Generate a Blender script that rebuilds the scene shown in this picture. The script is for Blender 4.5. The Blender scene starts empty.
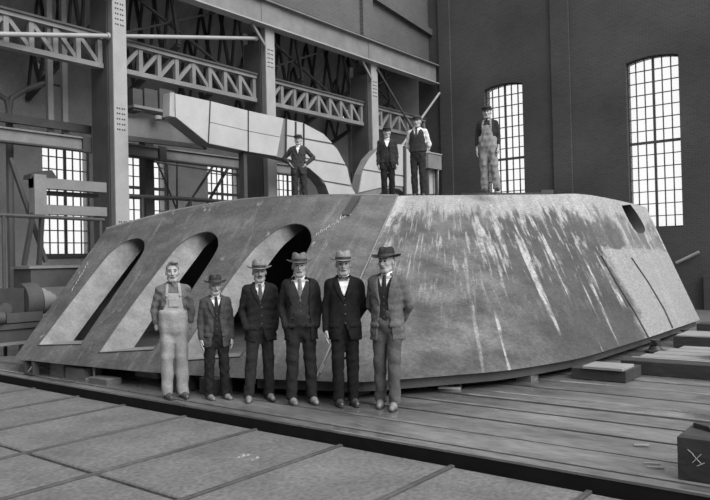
import bpy, bmesh, math, random
import numpy as np
from mathutils import Vector, Matrix
from mathutils.geometry import delaunay_2d_cdt

random.seed(7)
C = bpy.context.scene.collection
SC = bpy.context.scene

# ------------------------------------------------------------------ camera
# building axes: +X runs along the arcade towards the end wall, +Y along the end wall, z = 0 on the plank deck
FPX = 710.0
AZ, PITCH, ROLL, CAMH = math.radians(38.3), math.radians(.81), math.radians(1.31), 1.65
_f0 = Vector((math.cos(AZ), math.sin(AZ), 0)); _r0 = Vector((math.sin(AZ), -math.cos(AZ), 0)); _u0 = Vector((0, 0, 1))
_f = _f0*math.cos(PITCH)+_u0*math.sin(PITCH); _u = -_f0*math.sin(PITCH)+_u0*math.cos(PITCH)
_r = _r0*math.cos(ROLL)-_u*math.sin(ROLL); _up = _u*math.cos(ROLL)+_r0*math.sin(ROLL)
CAM = Vector((0, 0, CAMH))
cd = bpy.data.cameras.new('camera'); co = bpy.data.objects.new('camera', cd); C.objects.link(co)
cd.sensor_width = 36; cd.lens = 36.0; cd.clip_end = 300
M = Matrix.Identity(4)
for i in range(3):
    M[i][0] = _r[i]; M[i][1] = _up[i]; M[i][2] = -_f[i]; M[i][3] = CAM[i]
co.matrix_world = M
SC.camera = co

# ------------------------------------------------------------------ light
w = bpy.data.worlds.new('world'); SC.world = w; w.use_nodes = True
w.node_tree.nodes['Background'].inputs[0].default_value = (1, 1, 1, 1)
w.node_tree.nodes['Background'].inputs[1].default_value = .88
sl = bpy.data.lights.new('soft_daylight', 'SUN'); sl.energy = 3.1; sl.angle = math.radians(50)
so = bpy.data.objects.new('soft_daylight', sl); C.objects.link(so)
so.rotation_euler = Vector((.12, .70, -.62)).to_track_quat('-Z', 'Y').to_euler()
vs = SC.view_settings
vs.view_transform = 'Standard'; vs.look = 'None'; vs.gamma = 1; vs.use_curve_mapping = False; vs.exposure = 0.35

# ------------------------------------------------------------------ pixel -> point helpers (710 x 500 frame)
def ray(x, y): return _f+_r*((x-355)/FPX)+_up*((250-y)/FPX)
def onz(x, y, z): d = ray(x, y); return CAM+d*((z-CAMH)/d.z)
def onX(x, y, X): d = ray(x, y); return CAM+d*(X/d.x)
def onY(x, y, Y): d = ray(x, y); return CAM+d*(Y/d.y)
def ond(x, y, dep): return CAM+ray(x, y)*dep
def proj(p):
    v = Vector(p)-CAM; z = v.dot(_f); return 355+FPX*v.dot(_r)/z, 250-FPX*v.dot(_up)/z

# ------------------------------------------------------------------ materials
MATS = {}
def mat(name, g, rough=.8, var=.25, scale=3., metal=0., bump=.0, bscale=40., stretch=None, spec=.4, fine=.0):
    """grey procedural material: large mottling, fine speckle, fine relief"""
    if name in MATS: return MATS[name]
    m = bpy.data.materials.new(name); m.use_nodes = True; MATS[name] = m
    nt = m.node_tree; N = nt.nodes; L = nt.links; b = N['Principled BSDF']
    b.inputs['Roughness'].default_value = rough; b.inputs['Metallic'].default_value = metal
    b.inputs['Specular IOR Level'].default_value = spec
    tc = N.new('ShaderNodeTexCoord'); mp = N.new('ShaderNodeMapping'); L.new(tc.outputs['Object'], mp.inputs[0])
    if stretch: mp.inputs['Scale'].default_value = stretch
    n1 = N.new('ShaderNodeTexNoise'); n1.inputs['Scale'].default_value = scale; n1.inputs['Detail'].default_value = 8; n1.inputs['Roughness'].default_value = .65
    L.new(mp.outputs[0], n1.inputs['Vector'])
    mr = N.new('ShaderNodeMapRange'); mr.inputs[1].default_value = .25; mr.inputs[2].default_value = .75
    mr.inputs[3].default_value = g*(1-var); mr.inputs[4].default_value = g*(1+var); L.new(n1.outputs[0], mr.inputs[0])
    out = mr.outputs[0]
    if fine:
        n2 = N.new('ShaderNodeTexNoise'); n2.inputs['Scale'].default_value = bscale; n2.inputs['Detail'].default_value = 4
        L.new(mp.outputs[0], n2.inputs['Vector'])
        m2 = N.new('ShaderNodeMapRange'); m2.inputs[1].default_value = .3; m2.inputs[2].default_value = .7
        m2.inputs[3].default_value = 1-fine; m2.inputs[4].default_value = 1+fine; L.new(n2.outputs[0], m2.inputs[0])
        mm = N.new('ShaderNodeMath'); mm.operation = 'MULTIPLY'; L.new(out, mm.inputs[0]); L.new(m2.outputs[0], mm.inputs[1]); out = mm.outputs[0]
    cc = N.new('ShaderNodeCombineColor'); 
    for i in range(3): L.new(out, cc.inputs[i])
    L.new(cc.outputs[0], b.inputs['Base Color'])
    if bump:
        n3 = N.new('ShaderNodeTexNoise'); n3.inputs['Scale'].default_value = bscale; n3.inputs['Detail'].default_value = 5
        L.new(mp.outputs[0], n3.inputs['Vector'])
        bp = N.new('ShaderNodeBump'); bp.inputs['Strength'].default_value = bump; bp.inputs['Distance'].default_value = .02
        L.new(n3.outputs[0], bp.inputs['Height']); L.new(bp.outputs[0], b.inputs['Normal'])
    return m

def brick_mat(name, g, axis):
    m = bpy.data.materials.new(name); m.use_nodes = True; MATS[name] = m
    nt = m.node_tree; N = nt.nodes; L = nt.links; b = N['Principled BSDF']
    b.inputs['Roughness'].default_value = .9; b.inputs['Specular IOR Level'].default_value = .2
    tc = N.new('ShaderNodeTexCoord'); sx = N.new('ShaderNodeSeparateXYZ'); L.new(tc.outputs['Object'], sx.inputs[0])
    cx = N.new('ShaderNodeCombineXYZ'); L.new(sx.outputs[axis], cx.inputs[0]); L.new(sx.outputs[2], cx.inputs[1])
    br = N.new('ShaderNodeTexBrick'); br.inputs['Scale'].default_value = 1.0
    br.inputs['Brick Width'].default_value = .22; br.inputs['Row Height'].default_value = .075; br.inputs['Mortar Size'].default_value = .010
    br.inputs['Color1'].default_value = (g, g, g, 1); br.inputs['Color2'].default_value = (g*.85,)*3+(1,); br.inputs['Mortar'].default_value = (g*1.18,)*3+(1,)
    L.new(cx.outputs[0], br.inputs['Vector'])
    n1 = N.new('ShaderNodeTexNoise'); n1.inputs['Scale'].default_value = .35; n1.inputs['Detail'].default_value = 9; L.new(tc.outputs['Object'], n1.inputs['Vector'])
    mr = N.new('ShaderNodeMapRange'); mr.inputs[1].default_value = .3; mr.inputs[2].default_value = .7; mr.inputs[3].default_value = .75; mr.inputs[4].default_value = 1.25
    L.new(n1.outputs[0], mr.inputs[0])
    mx = N.new('ShaderNodeVectorMath'); mx.operation = 'SCALE'; L.new(br.outputs[0], mx.inputs[0]); L.new(mr.outputs[0], mx.inputs['Scale'])
    L.new(mx.outputs[0], b.inputs['Base Color'])
    bp = N.new('ShaderNodeBump'); bp.inputs['Strength'].default_value = .4; bp.inputs['Distance'].default_value = .01; bp.invert = True
    L.new(br.outputs['Fac'], bp.inputs['Height']); L.new(bp.outputs[0], b.inputs['Normal'])
    return m

def glass_mat():
    m = bpy.data.materials.new('window_glass'); m.use_nodes = True
    nt = m.node_tree; N = nt.nodes; L = nt.links; N.remove(N['Principled BSDF']); o = N['Material Output']
    t = N.new('ShaderNodeBsdfTransparent'); t.inputs[0].default_value = (.95, .95, .95, 1)
    g = N.new('ShaderNodeBsdfTranslucent'); g.inputs[0].default_value = (.9, .9, .9, 1)
    mx = N.new('ShaderNodeMixShader'); mx.inputs[0].default_value = .08
    L.new(t.outputs[0], mx.inputs[1]); L.new(g.outputs[0], mx.inputs[2]); L.new(mx.outputs[0], o.inputs[0])
    return m
GLASS = glass_mat()

STEEL = mat('painted_steel', .17, .6, .25, 2., bump=.1, fine=.12)
STEELD = mat('sooty_shaded_steel', .055, .7, .3, 2., bump=.1, fine=.1)  # general dark steel; on the column sides it also paints in shade
STEELL = mat('pale_painted_steel', .30, .55, .2, 1.5, fine=.1)
DUCTM = mat('galvanised_sheet', .38, .55, .15, 1.2, fine=.06)
BLACK = mat('black_iron', .035, .5, .3, 5.)
WOOD = mat('weathered_timber', .12, .6, .45, 2., bump=.4, bscale=18, stretch=(1.2, .25, 1.2), fine=.2)
SHADEM = mat('painted_shade_black', .012, .8, .3, 4., spec=.1)  # near-black that paints shade into the plank gaps and platform front
WOODL = mat('fresh_timber', .24, .7, .25, 2., bump=.2, bscale=20, stretch=(1, .3, 1), fine=.12)
WOODD = mat('tarred_timber', .035, .65, .35, 3., bump=.4, bscale=20, stretch=(1, .3, 1), fine=.2)
PLANKM = mat('oiled_deck_planks', .17, .30, .6, 1.3, bump=.10, bscale=14, stretch=(1.4, .35, 1.4), fine=.25, spec=.8)
EDGEM = mat('platform_edge_timber', .06, .6, .4, 2.5, bump=.5, bscale=16, stretch=(1, .4, 1), fine=.2)
def gloss(m, lo, hi, scale):
    nt = m.node_tree; N = nt.nodes; L = nt.links; b = N['Principled BSDF']; tc = N.new('ShaderNodeTexCoord'); mp = N.new('ShaderNodeMapping'); mp.inputs['Scale'].default_value = (1, .4, 1)
    n = N.new('ShaderNodeTexNoise'); n.inputs['Scale'].default_value = scale; n.inputs['Detail'].default_value = 6; L.new(tc.outputs['Object'], mp.inputs[0]); L.new(mp.outputs[0], n.inputs['Vector'])
    r = N.new('ShaderNodeMapRange'); r.inputs[1].default_value = .42; r.inputs[2].default_value = .58; r.inputs[3].default_value = lo; r.inputs[4].default_value = hi; L.new(n.outputs[0], r.inputs[0]); L.new(r.outputs[0], b.inputs['Roughness'])
gloss(PLANKM, .20, .50, 1.5); PLANKM.node_tree.nodes['Principled BSDF'].inputs['Metallic'].default_value = .35
SLABM = mat('worn_concrete_slab', .125, .8, .35, 1.6, bump=.5, bscale=22, fine=.25)
GROUND = mat('shop_floor_dirt', .10, .9, .4, 1.2, bump=.4, bscale=15, fine=.2)
CASING = mat('rolled_steel_plate', .17, .5, .45, 1.4, bump=.15, bscale=30, fine=.15)
CASIN = mat('mottled_plate_inside', .17, .6, .45, 2.2, bump=.15, bscale=20, fine=.15)
ROOFM = mat('roof_boards', .36, .9, .3, 1.5, stretch=(3, .4, 1))
PLASTER = mat('limewashed_wall', .24, .9, .35, .6, bump=.2, bscale=12, fine=.1)
BRICKX = brick_mat('sooty_brick_end', .068, 1)
BRICKY = brick_mat('sooty_brick_side', .09, 0)
WHITED = mat('whitened_timber', .5, .9, .3, 5.)
CHALK = mat('chalk', .38, .9, .2, 20.)

# ------------------------------------------------------------------ mesh helpers
def link(name, me, m=None, parent=None, smooth=False):
    o = bpy.data.objects.new(name, me); C.objects.link(o)
    if m is not None: me.materials.append(m)
    if parent is not None: o.parent = parent
    if smooth: me.polygons.foreach_set('use_smooth', [True]*len(me.polygons))
    return o
def tag(o, label=None, cat=None, group=None, kind=None):
    if label: o['label'] = label
    if cat: o['category'] = cat
    if group: o['group'] = group
    if kind: o['kind'] = kind
    return o
def thing(name, label, cat, loc=(0, 0, 0), rz=0., group=None, scale=1.):
    o = bpy.data.objects.new(name, None); C.objects.link(o); o.location = loc; o.rotation_euler = (0, 0, rz); o.scale = (scale,)*3 if isinstance(scale, (int, float)) else scale
    o.empty_display_size = .2
    return tag(o, label, cat, group)
class MB:
    """collects solids; build() links them as one mesh"""
    def __init__(s, org=(0, 0, 0)): s.v = []; s.f = []; s.org = Vector(org)
    def add(s, vs_, fs_):
        n = len(s.v); s.v += [tuple(Vector(p)-s.org) for p in vs_]; s.f += [tuple(i+n for i in f) for f in fs_]; return s
    def box(s, x0, x1, y0, y1, z0, z1):
        v = [(x, y, z) for z in (z0, z1) for y in (y0, y1) for x in (x0, x1)]
        return s.add(v, [(0, 2, 3, 1), (4, 5, 7, 6), (0, 1, 5, 4), (2, 6, 7, 3), (0, 4, 6, 2), (1, 3, 7, 5)])
    def chamf(s, x0, x1, y0, y1, z0, z1, c=.01):
        """box with chamfered top edges"""
        v = [(x, y, z0) for x, y in ((x0, y0), (x1, y0), (x1, y1), (x0, y1))]
        v += [(x, y, z1-c) for x, y in ((x0, y0), (x1, y0), (x1, y1), (x0, y1))]
        v += [(x, y, z1) for x, y in ((x0+c, y0+c), (x1-c, y0+c), (x1-c, y1-c), (x0+c, y1-c))]
        f = [(3, 2, 1, 0), (8, 9, 10, 11)]
        for a in (0, 4):
            for i in range(4):
                j = (i+1) % 4; f.append((a+i, a+j, a+4+j, a+4+i))
        return s.add(v, f)
    def bar(s, p, q, a, b, up=(0, 0, 1)):
        """rectangular bar from p to q, a wide (sideways), b high (along up)"""
        p = Vector(p); q = Vector(q); d = (q-p).normalized(); up = Vector(up)
        sd = d.cross(up)
        if sd.length < 1e-4: sd = d.cross(Vector((1, 0, 0)))
        sd.normalize(); u = sd.cross(d)
        v = [e+sd*(i*a/2)+u*(j*b/2) for e in (p, q) for j in (-1, 1) for i in (-1, 1)]
        return s.add(v, [(0, 2, 3, 1), (4, 5, 7, 6), (0, 1, 5, 4), (2, 6, 7, 3), (0, 4, 6, 2), (1, 3, 7, 5)])
    def tube(s, pts, r, n=10, cap=True, r2=None):
        pts = [Vector(p) for p in pts]; rings = []
        for i, p in enumerate(pts):
            d = (pts[min(i+1, len(pts)-1)]-pts[max(i-1, 0)]).normalized()
            a = d.orthogonal().normalized() if i == 0 else (a-d*a.dot(d)).normalized()
            b = d.cross(a); rr = r if r2 is None else r+(r2-r)*i/(len(pts)-1)
            rings.append([p+a*(rr*math.cos(t*2*math.pi/n))+b*(rr*math.sin(t*2*math.pi/n)) for t in range(n)])
        v = [p for q in rings for p in q]; f = []
        for i in range(len(pts)-1):
            for t in range(n): f.append((i*n+t, i*n+(t+1) % n, (i+1)*n+(t+1) % n, (i+1)*n+t))
        if cap: f.append(tuple(range(n))[::-1]); f.append(tuple((len(pts)-1)*n+t for t in range(n)))
        return s.add(v, f)
    def lathe(s, o, axis, prof, n=24):
        """prof: list of (distance along axis, radius)"""
        o = Vector(o); ax = Vector(axis).normalized(); a = ax.orthogonal().normalized(); b = ax.cross(a)
        v = []; f = []
        for h, r in prof:
            v += [o+ax*h+a*(r*math.cos(t*2*math.pi/n))+b*(r*math.sin(t*2*math.pi/n)) for t in range(n)]
        for i in range(len(prof)-1):
            for t in range(n): f.append((i*n+t, i*n+(t+1) % n, (i+1)*n+(t+1) % n, (i+1)*n+t))
        f.append(tuple(range(n))[::-1]); f.append(tuple((len(prof)-1)*n+t for t in range(n)))
        return s.add(v, f)
    def prism(s, poly, d):
        """closed planar polygon (3D points) extruded by vector d"""
        d = Vector(d); n = len(poly); v = [Vector(p) for p in poly]; v += [p+d for p in v]
        f = [tuple(range(n)), tuple(range(2*n-1, n-1, -1))]
        for i in range(n): f.append((i, i+n, (i+1) % n+n, (i+1) % n))
        return s.add(v, f)
    def build(s, name, m, parent=None, smooth=False):
        me = bpy.data.meshes.new(name); me.from_pydata(s.v, [], s.f); me.update()
        bm = bmesh.new(); bm.from_mesh(me); bmesh.ops.recalc_face_normals(bm, faces=bm.faces)
        bm.to_mesh(me); bm.free()
        o = link(name, me, m, parent)
        if parent is None: o.location = s.org
        if smooth:
            me.polygons.foreach_set('use_smooth', [True]*len(me.polygons))
            try: me.set_sharp_from_angle(angle=math.radians(40))
            except Exception: pass
        return o
def struct(o): o['kind'] = 'structure'; return o

# ================================================================== SETTING
XE, YW, YR = 25.0, 15.4, 20.0          # end wall, arcade line, rear wall of the side aisle
ZLOW = -.13                             # level of the slab floor below the deck

def in_poly(p, poly):
    x, y = p; c = False; n = len(poly)
    for i in range(n):
        x1, y1 = poly[i]; x2, y2 = poly[(i+1) % n]
        if (y1 > y) != (y2 > y) and x < (x2-x1)*(y-y1)/(y2-y1)+x1: c = not c
    return c
def sheet(outer, holes, extra=()):
    """triangulate a 2D polygon with holes -> verts, tris"""
    vs2 = [Vector(p) for p in outer]; es = [(i, (i+1) % len(outer)) for i in range(len(outer))]
    for h in holes:
        n = len(vs2); vs2 += [Vector(p) for p in h]; es += [(n+i, n+(i+1) % len(h)) for i in range(len(h))]
    vs2 += [Vector(p) for p in extra]
    r = delaunay_2d_cdt(vs2, es, [], 0, 1e-6)
    V, Fs = r[0], r[2]; out = []
    for f in Fs:
        c = sum((V[i] for i in f), Vector((0, 0)))/len(f)
        if in_poly(c, outer) and not any(in_poly(c, h) for h in holes): out.append(tuple(f))
    return V, out

# ---- floor: ground, concrete slabs, battens, deck planks
fl = struct(MB().box(-8, XE+.5, -10, 22, -.40, -.21).build('floor', GROUND))
XJ = 3.40
ylines = [-.4, .79, 1.97, 3.15, 4.38, 5.55, 6.73, 7.94, 9.02, 10.2, 11.4, 12.6, 13.8]
rnd = random.Random(3)
for i in range(len(ylines)-1):
    for (xa, xb) in ((-1.6, .9), (.9, XJ), (XJ, 5.27)):
        g = .012; dz = rnd.uniform(-.006, .006)
        if xb == XJ and ylines[i] < 4.3: xa, xb = .9, XJ-.0
        MB().chamf(xa+g, xb-(.035 if xb == XJ else g), ylines[i]+g, ylines[i+1]-g, -.24, ZLOW+dz, .012).build('slab', SLABM, fl)
for y in ylines[1:-1]:
    MB().chamf(-1.6, 5.262, y-.022, y+.022, -.22, ZLOW+.018, .006).build('batten', EDGEM, fl)
# edge timber and planks (all run along Y)
MB().chamf(5.30, 5.425, -4, 13.5, -.028, .0, .008).build('edge_board', PLANKM, fl)
MB().box(5.305, 5.42, -4, 13.5, -.22, -.03).build('edge_beam', SHADEM, fl)  # front face coloured near-black to imitate its unlit side
px_ = [5.44, 5.965, 6.55, 7.085, 7.55, 7.885, 8.45, 9.0, 9.55, 10.1, 10.7, 11.3, 11.9, 12.5, 13.1, 13.7, 14.3, 14.9, 15.5]
for a, b in zip(px_[:-1], px_[1:]):
    zt = rnd.uniform(-.008, .004)
    MB().box(a-.05, a+.05, -4, 13.5, -.14, -.030).build('gap_shade_strip', SHADEM, fl)  # dark strip added in the gap to imitate deep shade between planks
    MB().chamf(a+.046, b-.046, -4, 13.5, -.10, zt, .012).build('plank', PLANKM, fl)

# ---- end wall with two tall windows, plus an added one out of view
def win_poly(pxl, pxr, zsill, pl, prr, ptop):
    """outline in (y, z) on the end wall; left/right springing pixels, crown pixel"""
    yl = pxl; yr = pxr
    return yl, yr
W2L = onX(626.5, 105, XE).y; W2R = onX(680.5, 140, XE).y
ZS = onX(683.4, 226.8, XE).z
zspr = .5*(onX(625.2, 64.5, XE).z+onX(678.2, 53, XE).z)
zcrn = onX(651, 55.4, XE).z
W1R = onX(523.5, 140, XE).y; W1L = onX(484.6, 120, XE).y
ztran = onX(654, 141.2, XE).z
print('win', W2L, W2R, ZS, zspr, zcrn, W1L, W1R, ztran, onX(523, 87, XE).z, onX(484.6, 94, XE).z, onX(503, 161, XE).z)
def arch(yl, yr, n=10, grow=0.):
    """window outline (y, z): yl > yr; segmental head"""
    a, b = yr-grow, yl+grow; zs, zp, zc = ZS-grow, zspr, zcrn+grow
    c = (a+b)/2; hw = (b-a)/2; rise = zc-zp; R_ = (hw*hw+rise*rise)/(2*rise); out = [(a, zs), (b, zs)]
    for i in range(n+1):
        y = b-(b-a)*i/n; out.append((y, zp+math.sqrt(max(R_*R_-(y-c)**2, 0))-(R_-rise)))
    return out
W3L, W3R = 2*W2L-W1L, 2*W2R-W1R  # third window, unseen, added to throw light on the deck
HOLES = [arch(W1L, W1R), arch(W2L, W2R), arch(W3L, W3R)]
OUT = [(-11, -.3), (YW+.75, -.3), (YW+.75, 13.5), (-11, 13.5)]
V, T = sheet(OUT, HOLES)
m_ = MB(); m_.add([(XE, p[0], p[1]) for p in V], T); m_.add([(XE+.5, p[0], p[1]) for p in V], T)
for h in HOLES:
    n = len(h); m_.add([(XE, *p) for p in h]+[(XE+.5, *p) for p in h], [(i, (i+1) % n, (i+1) % n+n, i+n) for i in range(n)])
we = struct(m_.build('wall_end', BRICKX))
# shallow pilasters and a string course on the end wall
for pxa, pxb in ((553, 571), (441, 452)):
    ya, yb = onX(pxa, 100, XE).y, onX(pxb, 100, XE).y
    MB().box(XE-.1, XE-.002, yb, ya, -.2, 13.4).build('pilaster', BRICKX, we)
MB().box(XE-.16, XE-.002, -11, W2R-.6, -.2, .9).build('plinth', BRICKX, we)

def tall_window(name, yl, yr):
    w_ = struct(MB(( XE+.2, (yl+yr)/2, ZS)).box(XE+.16, XE+.24, yr, yl, ZS-.001, ZS+.06).build(name, STEELD))
    og = w_.location.copy()
    yc = (yl+yr)/2; ol = arch(yl, yr)
    def ztop(y):
        hw = (yl-yr)/2; rise = zcrn-zspr; R_ = (hw*hw+rise*rise)/(2*rise); return zspr+math.sqrt(max(R_*R_-(y-yc)**2, 0))-(R_-rise)
    f_ = MB(og)
    for i in range(1, len(ol)-1): f_.bar((XE+.2, *ol[i]), (XE+.2, *ol[(i+1)]), .08, .07, (1, 0, 0))
    f_.bar((XE+.2, *ol[-1]), (XE+.2, *ol[0]), .08, .07, (1, 0, 0)); f_.build('window_frame', STEELD, w_)
    cols = [yl+(yr-yl)*i/6 for i in range(7)]
    dz_lo = (ztran-ZS)/7; rows = [ZS+dz_lo*i for i in range(8)]
    dz_hi = dz_lo*.985; z = ztran
    while z+dz_hi < zspr+.15: z += dz_hi; rows.append(z)
    for i in range(1, 6):
        t = .075 if i == 3 else .028
        MB(og).box(XE+.17, XE+.23, cols[i]-t/2, cols[i]+t/2, ZS, ztop(cols[i])).build('mullion' if i == 3 else 'glazing_bar', STEELD, w_)
    for z in rows[1:]:
        t = .09 if abs(z-ztran) < 1e-6 else .026
        ya, yb = yl, yr
        MB(og).box(XE+.172, XE+.228, yb, ya, z-t/2, z+t/2).build('transom' if t > .05 else 'glazing_bar', STEELD, w_)
    rows.append(99)
    for i in range(6):
        for j in range(len(rows)-1):
            y0, y1 = cols[i+1]+.012, cols[i]-.012; za = rows[j]+.012; zb0 = min(rows[j+1]-.012, ztop(y0)); zb1 = min(rows[j+1]-.012, ztop(y1))
            if min(zb0, zb1) < za+.02: continue
            MB(og).prism([(XE+.197, y0, za), (XE+.197, y1, za), (XE+.197, y1, zb1), (XE+.197, y0, zb0)], (.005, 0, 0)).build('pane', GLASS, w_)
    return w_
tall_window('window_1', W1L, W1R); tall_window('window_2', W2L, W2R); tall_window('window_20', W3L, W3R)

# ---- arcade wall above the crane girder
zg0 = onY(300, 35, YW).z; print('girder z', zg0, onY(200, 0, YW).z, onY(430, 81.5, YW).z)
ZG = 8.8; ZGT = 9.62
wl = struct(MB().box(-6, XE, YW+.2, YW+.7, ZGT+.02, 13.5).build('wall_left', BRICKY))
for x in (10.15, 15.5, 20.65):
    MB().box(x-.3, x+.3, YW+.05, YW+.198, ZGT+.05, 13.5).build('pilaster', BRICKY, wl)
MB().bar((15.5, YW+.10, 12.0), (XE, YW+.10, 10.95), .2, .25).build('raking_string_course', BRICKY, wl)
struct(MB().box(-9.5, -9, -11, YW+.7, -.3, 13.5).build('wall_back', BRICKX))  # unseen end of the hall, added to block sky light from behind
# ---- side aisle: rear wall with windows, roof
aw = []
rw_holes = []
for xc in (4.8, 8.1, 11.4, 14.3, 17.6, 21.1, 24.2):
    rw_holes.append([(xc-.76, 2.0), (xc+.76, 2.0), (xc+.76, 5.3), (xc-.76, 5.3)])
clere = []
for xa, ya, xb, yb in ((26, 85.5, 35.5, 90), (50.5, 83, 61.5, 87.5), (37.5, 61, 45, 71)):
    a, b = onY(xa, ya, YR), onY(xb, yb, YR); clere.append([(a.x, b.z), (b.x, b.z), (b.x, a.z), (a.x, a.z)])
NW = len(rw_holes); rw_holes += clere
V, T = sheet([(-6, -.3), (XE+4, -.3), (XE+4, 8.0), (-6, 8.0)], rw_holes)
m_ = MB(); m_.add([(p[0], YR, p[1]) for p in V], T); m_.add([(p[0], YR+.4, p[1]) for p in V], T)
for h in rw_holes: m_.add([(p[0], YR, p[1]) for p in h]+[(p[0], YR+.4, p[1]) for p in h], [(i, (i+1) % 4, (i+1) % 4+4, i+4) for i in range(4)])
struct(m_.build('wall_rear', PLASTER))
struct(MB().box(XE, XE+.4, YW+.8, YR-.01, -.3, 13.2).build('wall_side_end', PLASTER))
ceil = struct(MB().add([(-6, YW+.72, 12.63), (XE, YW+.72, 12.63), (XE, YR+.5, 7.9), (-6, YR+.5, 7.9), (-6, YW+.72, 12.73), (XE, YW+.72, 12.73), (XE, YR+.5, 8.0), (-6, YR+.5, 8.0)],
    [(0, 1, 2, 3), (7, 6, 5, 4), (0, 4, 5, 1), (2, 6, 7, 3), (1, 5, 6, 2), (0, 3, 7, 4)]).build('ceiling', ROOFM))
wn = 3
for h in rw_holes[1:6]:
    xa, xb = h[0][0], h[1][0]; og = ((xa+xb)/2, YR+.1, 2.0)
    w_ = struct(MB(og).box(xa-.08, xb+.08, YR-.06, YR+.2, 1.92, 2.0).build('window_%d' % wn, STEELD)); wn += 1
    f_ = MB(og)
    for p, q in (((xa, 2.0), (xb, 2.0)), ((xb, 2.0), (xb, 5.3)), ((xb, 5.3), (xa, 5.3)), ((xa, 5.3), (xa, 2.0))):
        f_.bar((p[0], YR+.1, p[1]), (q[0], YR+.1, q[1]), .08, .08, (0, 1, 0))
    f_.build('window_frame', STEELD, w_)
    for i in range(1, 6):
        x = xa+(xb-xa)*i/6; t = .09 if i == 3 else .03
        MB(og).box(x-t/2, x+t/2, YR+.08, YR+.12, 2.0, 5.3).build('glazing_bar', STEELD, w_)
    for j in range(1, 9):
        z = 2+3.3*j/9; t = .1 if j in (6,) else .03
        MB(og).box(xa, xb, YR+.082, YR+.118, z-t/2, z+t/2).build('glazing_bar', STEELD, w_)
    for i in range(6):
        for j in range(9):
            MB(og).box(xa+(xb-xa)*i/6+.01, xa+(xb-xa)*(i+1)/6-.01, YR+.098, YR+.103, 2+3.3*j/9+.01, 2+3.3*(j+1)/9-.01).build('pane', GLASS, w_)

for h in clere:
    (xa, za), (xb, zb) = h[0], h[2]; og = ((xa+xb)/2, YR+.1, za); w_ = struct(MB(og).box(xa, xb, YR+.02, YR+.2, za-.001, za+.03).build('window_%d' % wn, STEELD)); wn += 1
    MB(og).box(xa, xb, YR+.098, YR+.103, za+.03, zb).build('pane', GLASS, w_)
# ================================================================== STEEL FRAME OF THE ARCADE
COLX = (4.95, 10.18, 15.42, 20.75)
COLD = ('', 'tall riveted steel column with pale front flange standing beside lattice girder end', 'riveted steel column behind the man with hands on hips', 'steel column behind the man in the open jacket and cap')
for i, x in enumerate(COLX[1:], 1):
    t = thing('steel_column', COLD[i], 'column', (x, YW, -.2), group='arcade columns'); og = t.location
    hw = .19
    MB(og).box(x-hw, x+hw, YW-.1, YW-.06, -.2, ZG).build('front_flange', STEELL, t)
    MB(og).box(x-hw, x+hw, YW+.86, YW+.9, -.2, ZG).build('rear_flange', STEEL, t)
    MB(og).box(x-.02, x+.02, YW-.06, YW+.86, -.2, ZG).build('web', STEELD, t)  # web and side plate darker than the flange: shaded side painted in
    MB(og).box(x-hw, x-hw+.03, YW-.06, YW+.10, -.2, ZG).build('flange_angle', STEEL, t)
    MB(og).box(x-hw-.02, x-hw+.06, YW+.14, YW+.84, -.2, ZG-.4).build('side_plate', STEELD, t)
    MB(og).box(x-.3, x+.3, YW-.22, YW+.95, -.2, -.08).build('base_plate', STEELD, t)
    # rivets (one part: too small to pick apart)
    rv = MB(og)
    for zc in [z0+k*.13 for z0 in (5.0, 2.2, 7.6) for k in range(5)]:
        for dx in (-.1, -.04, .04, .1):
            rv.lathe((x+dx, YW-.1, zc), (0, -1, 0), [(0, .022), (.012, .018), (.018, .006)], 8)
    o = rv.build('rivets', STEELD, t); o['kind'] = 'stuff'
# big crane runway girder along the top of the columns
gt = thing('crane_girder', 'deep riveted crane runway girder carried across the column tops', 'girder', (15, YW-.15, ZG)); og = gt.location
x0, x1 = 0, XE-.1
MB(og).box(x0, x1, YW-.17, YW-.13, ZG, ZGT-.12).build('web_plate', STEEL, gt)
MB(og).box(x0, x1, YW-.32, YW+.02, ZG-.04, ZG).build('bottom_flange', STEELL, gt)
MB(og).box(x0, x1, YW-.32, YW+.02, ZGT-.12, ZGT-.08).build('top_flange', STEEL, gt)
MB(og).box(x0, x1, YW-.2, YW-.1, ZGT-.08, ZGT+.0).build('rail', BLACK, gt)
for x in COLX[1:]:
    MB(og).box(x-.42, x+.42, YW-.19, YW-.172, ZG+.02, ZGT-.13).build('splice_plate', STEEL, gt)
    MB(og).bar((x-.75, YW-.12, ZG-.06), (x-.22, YW-.12, ZG-.62), .06, .08).build('knee_brace', STEEL, gt)
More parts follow.
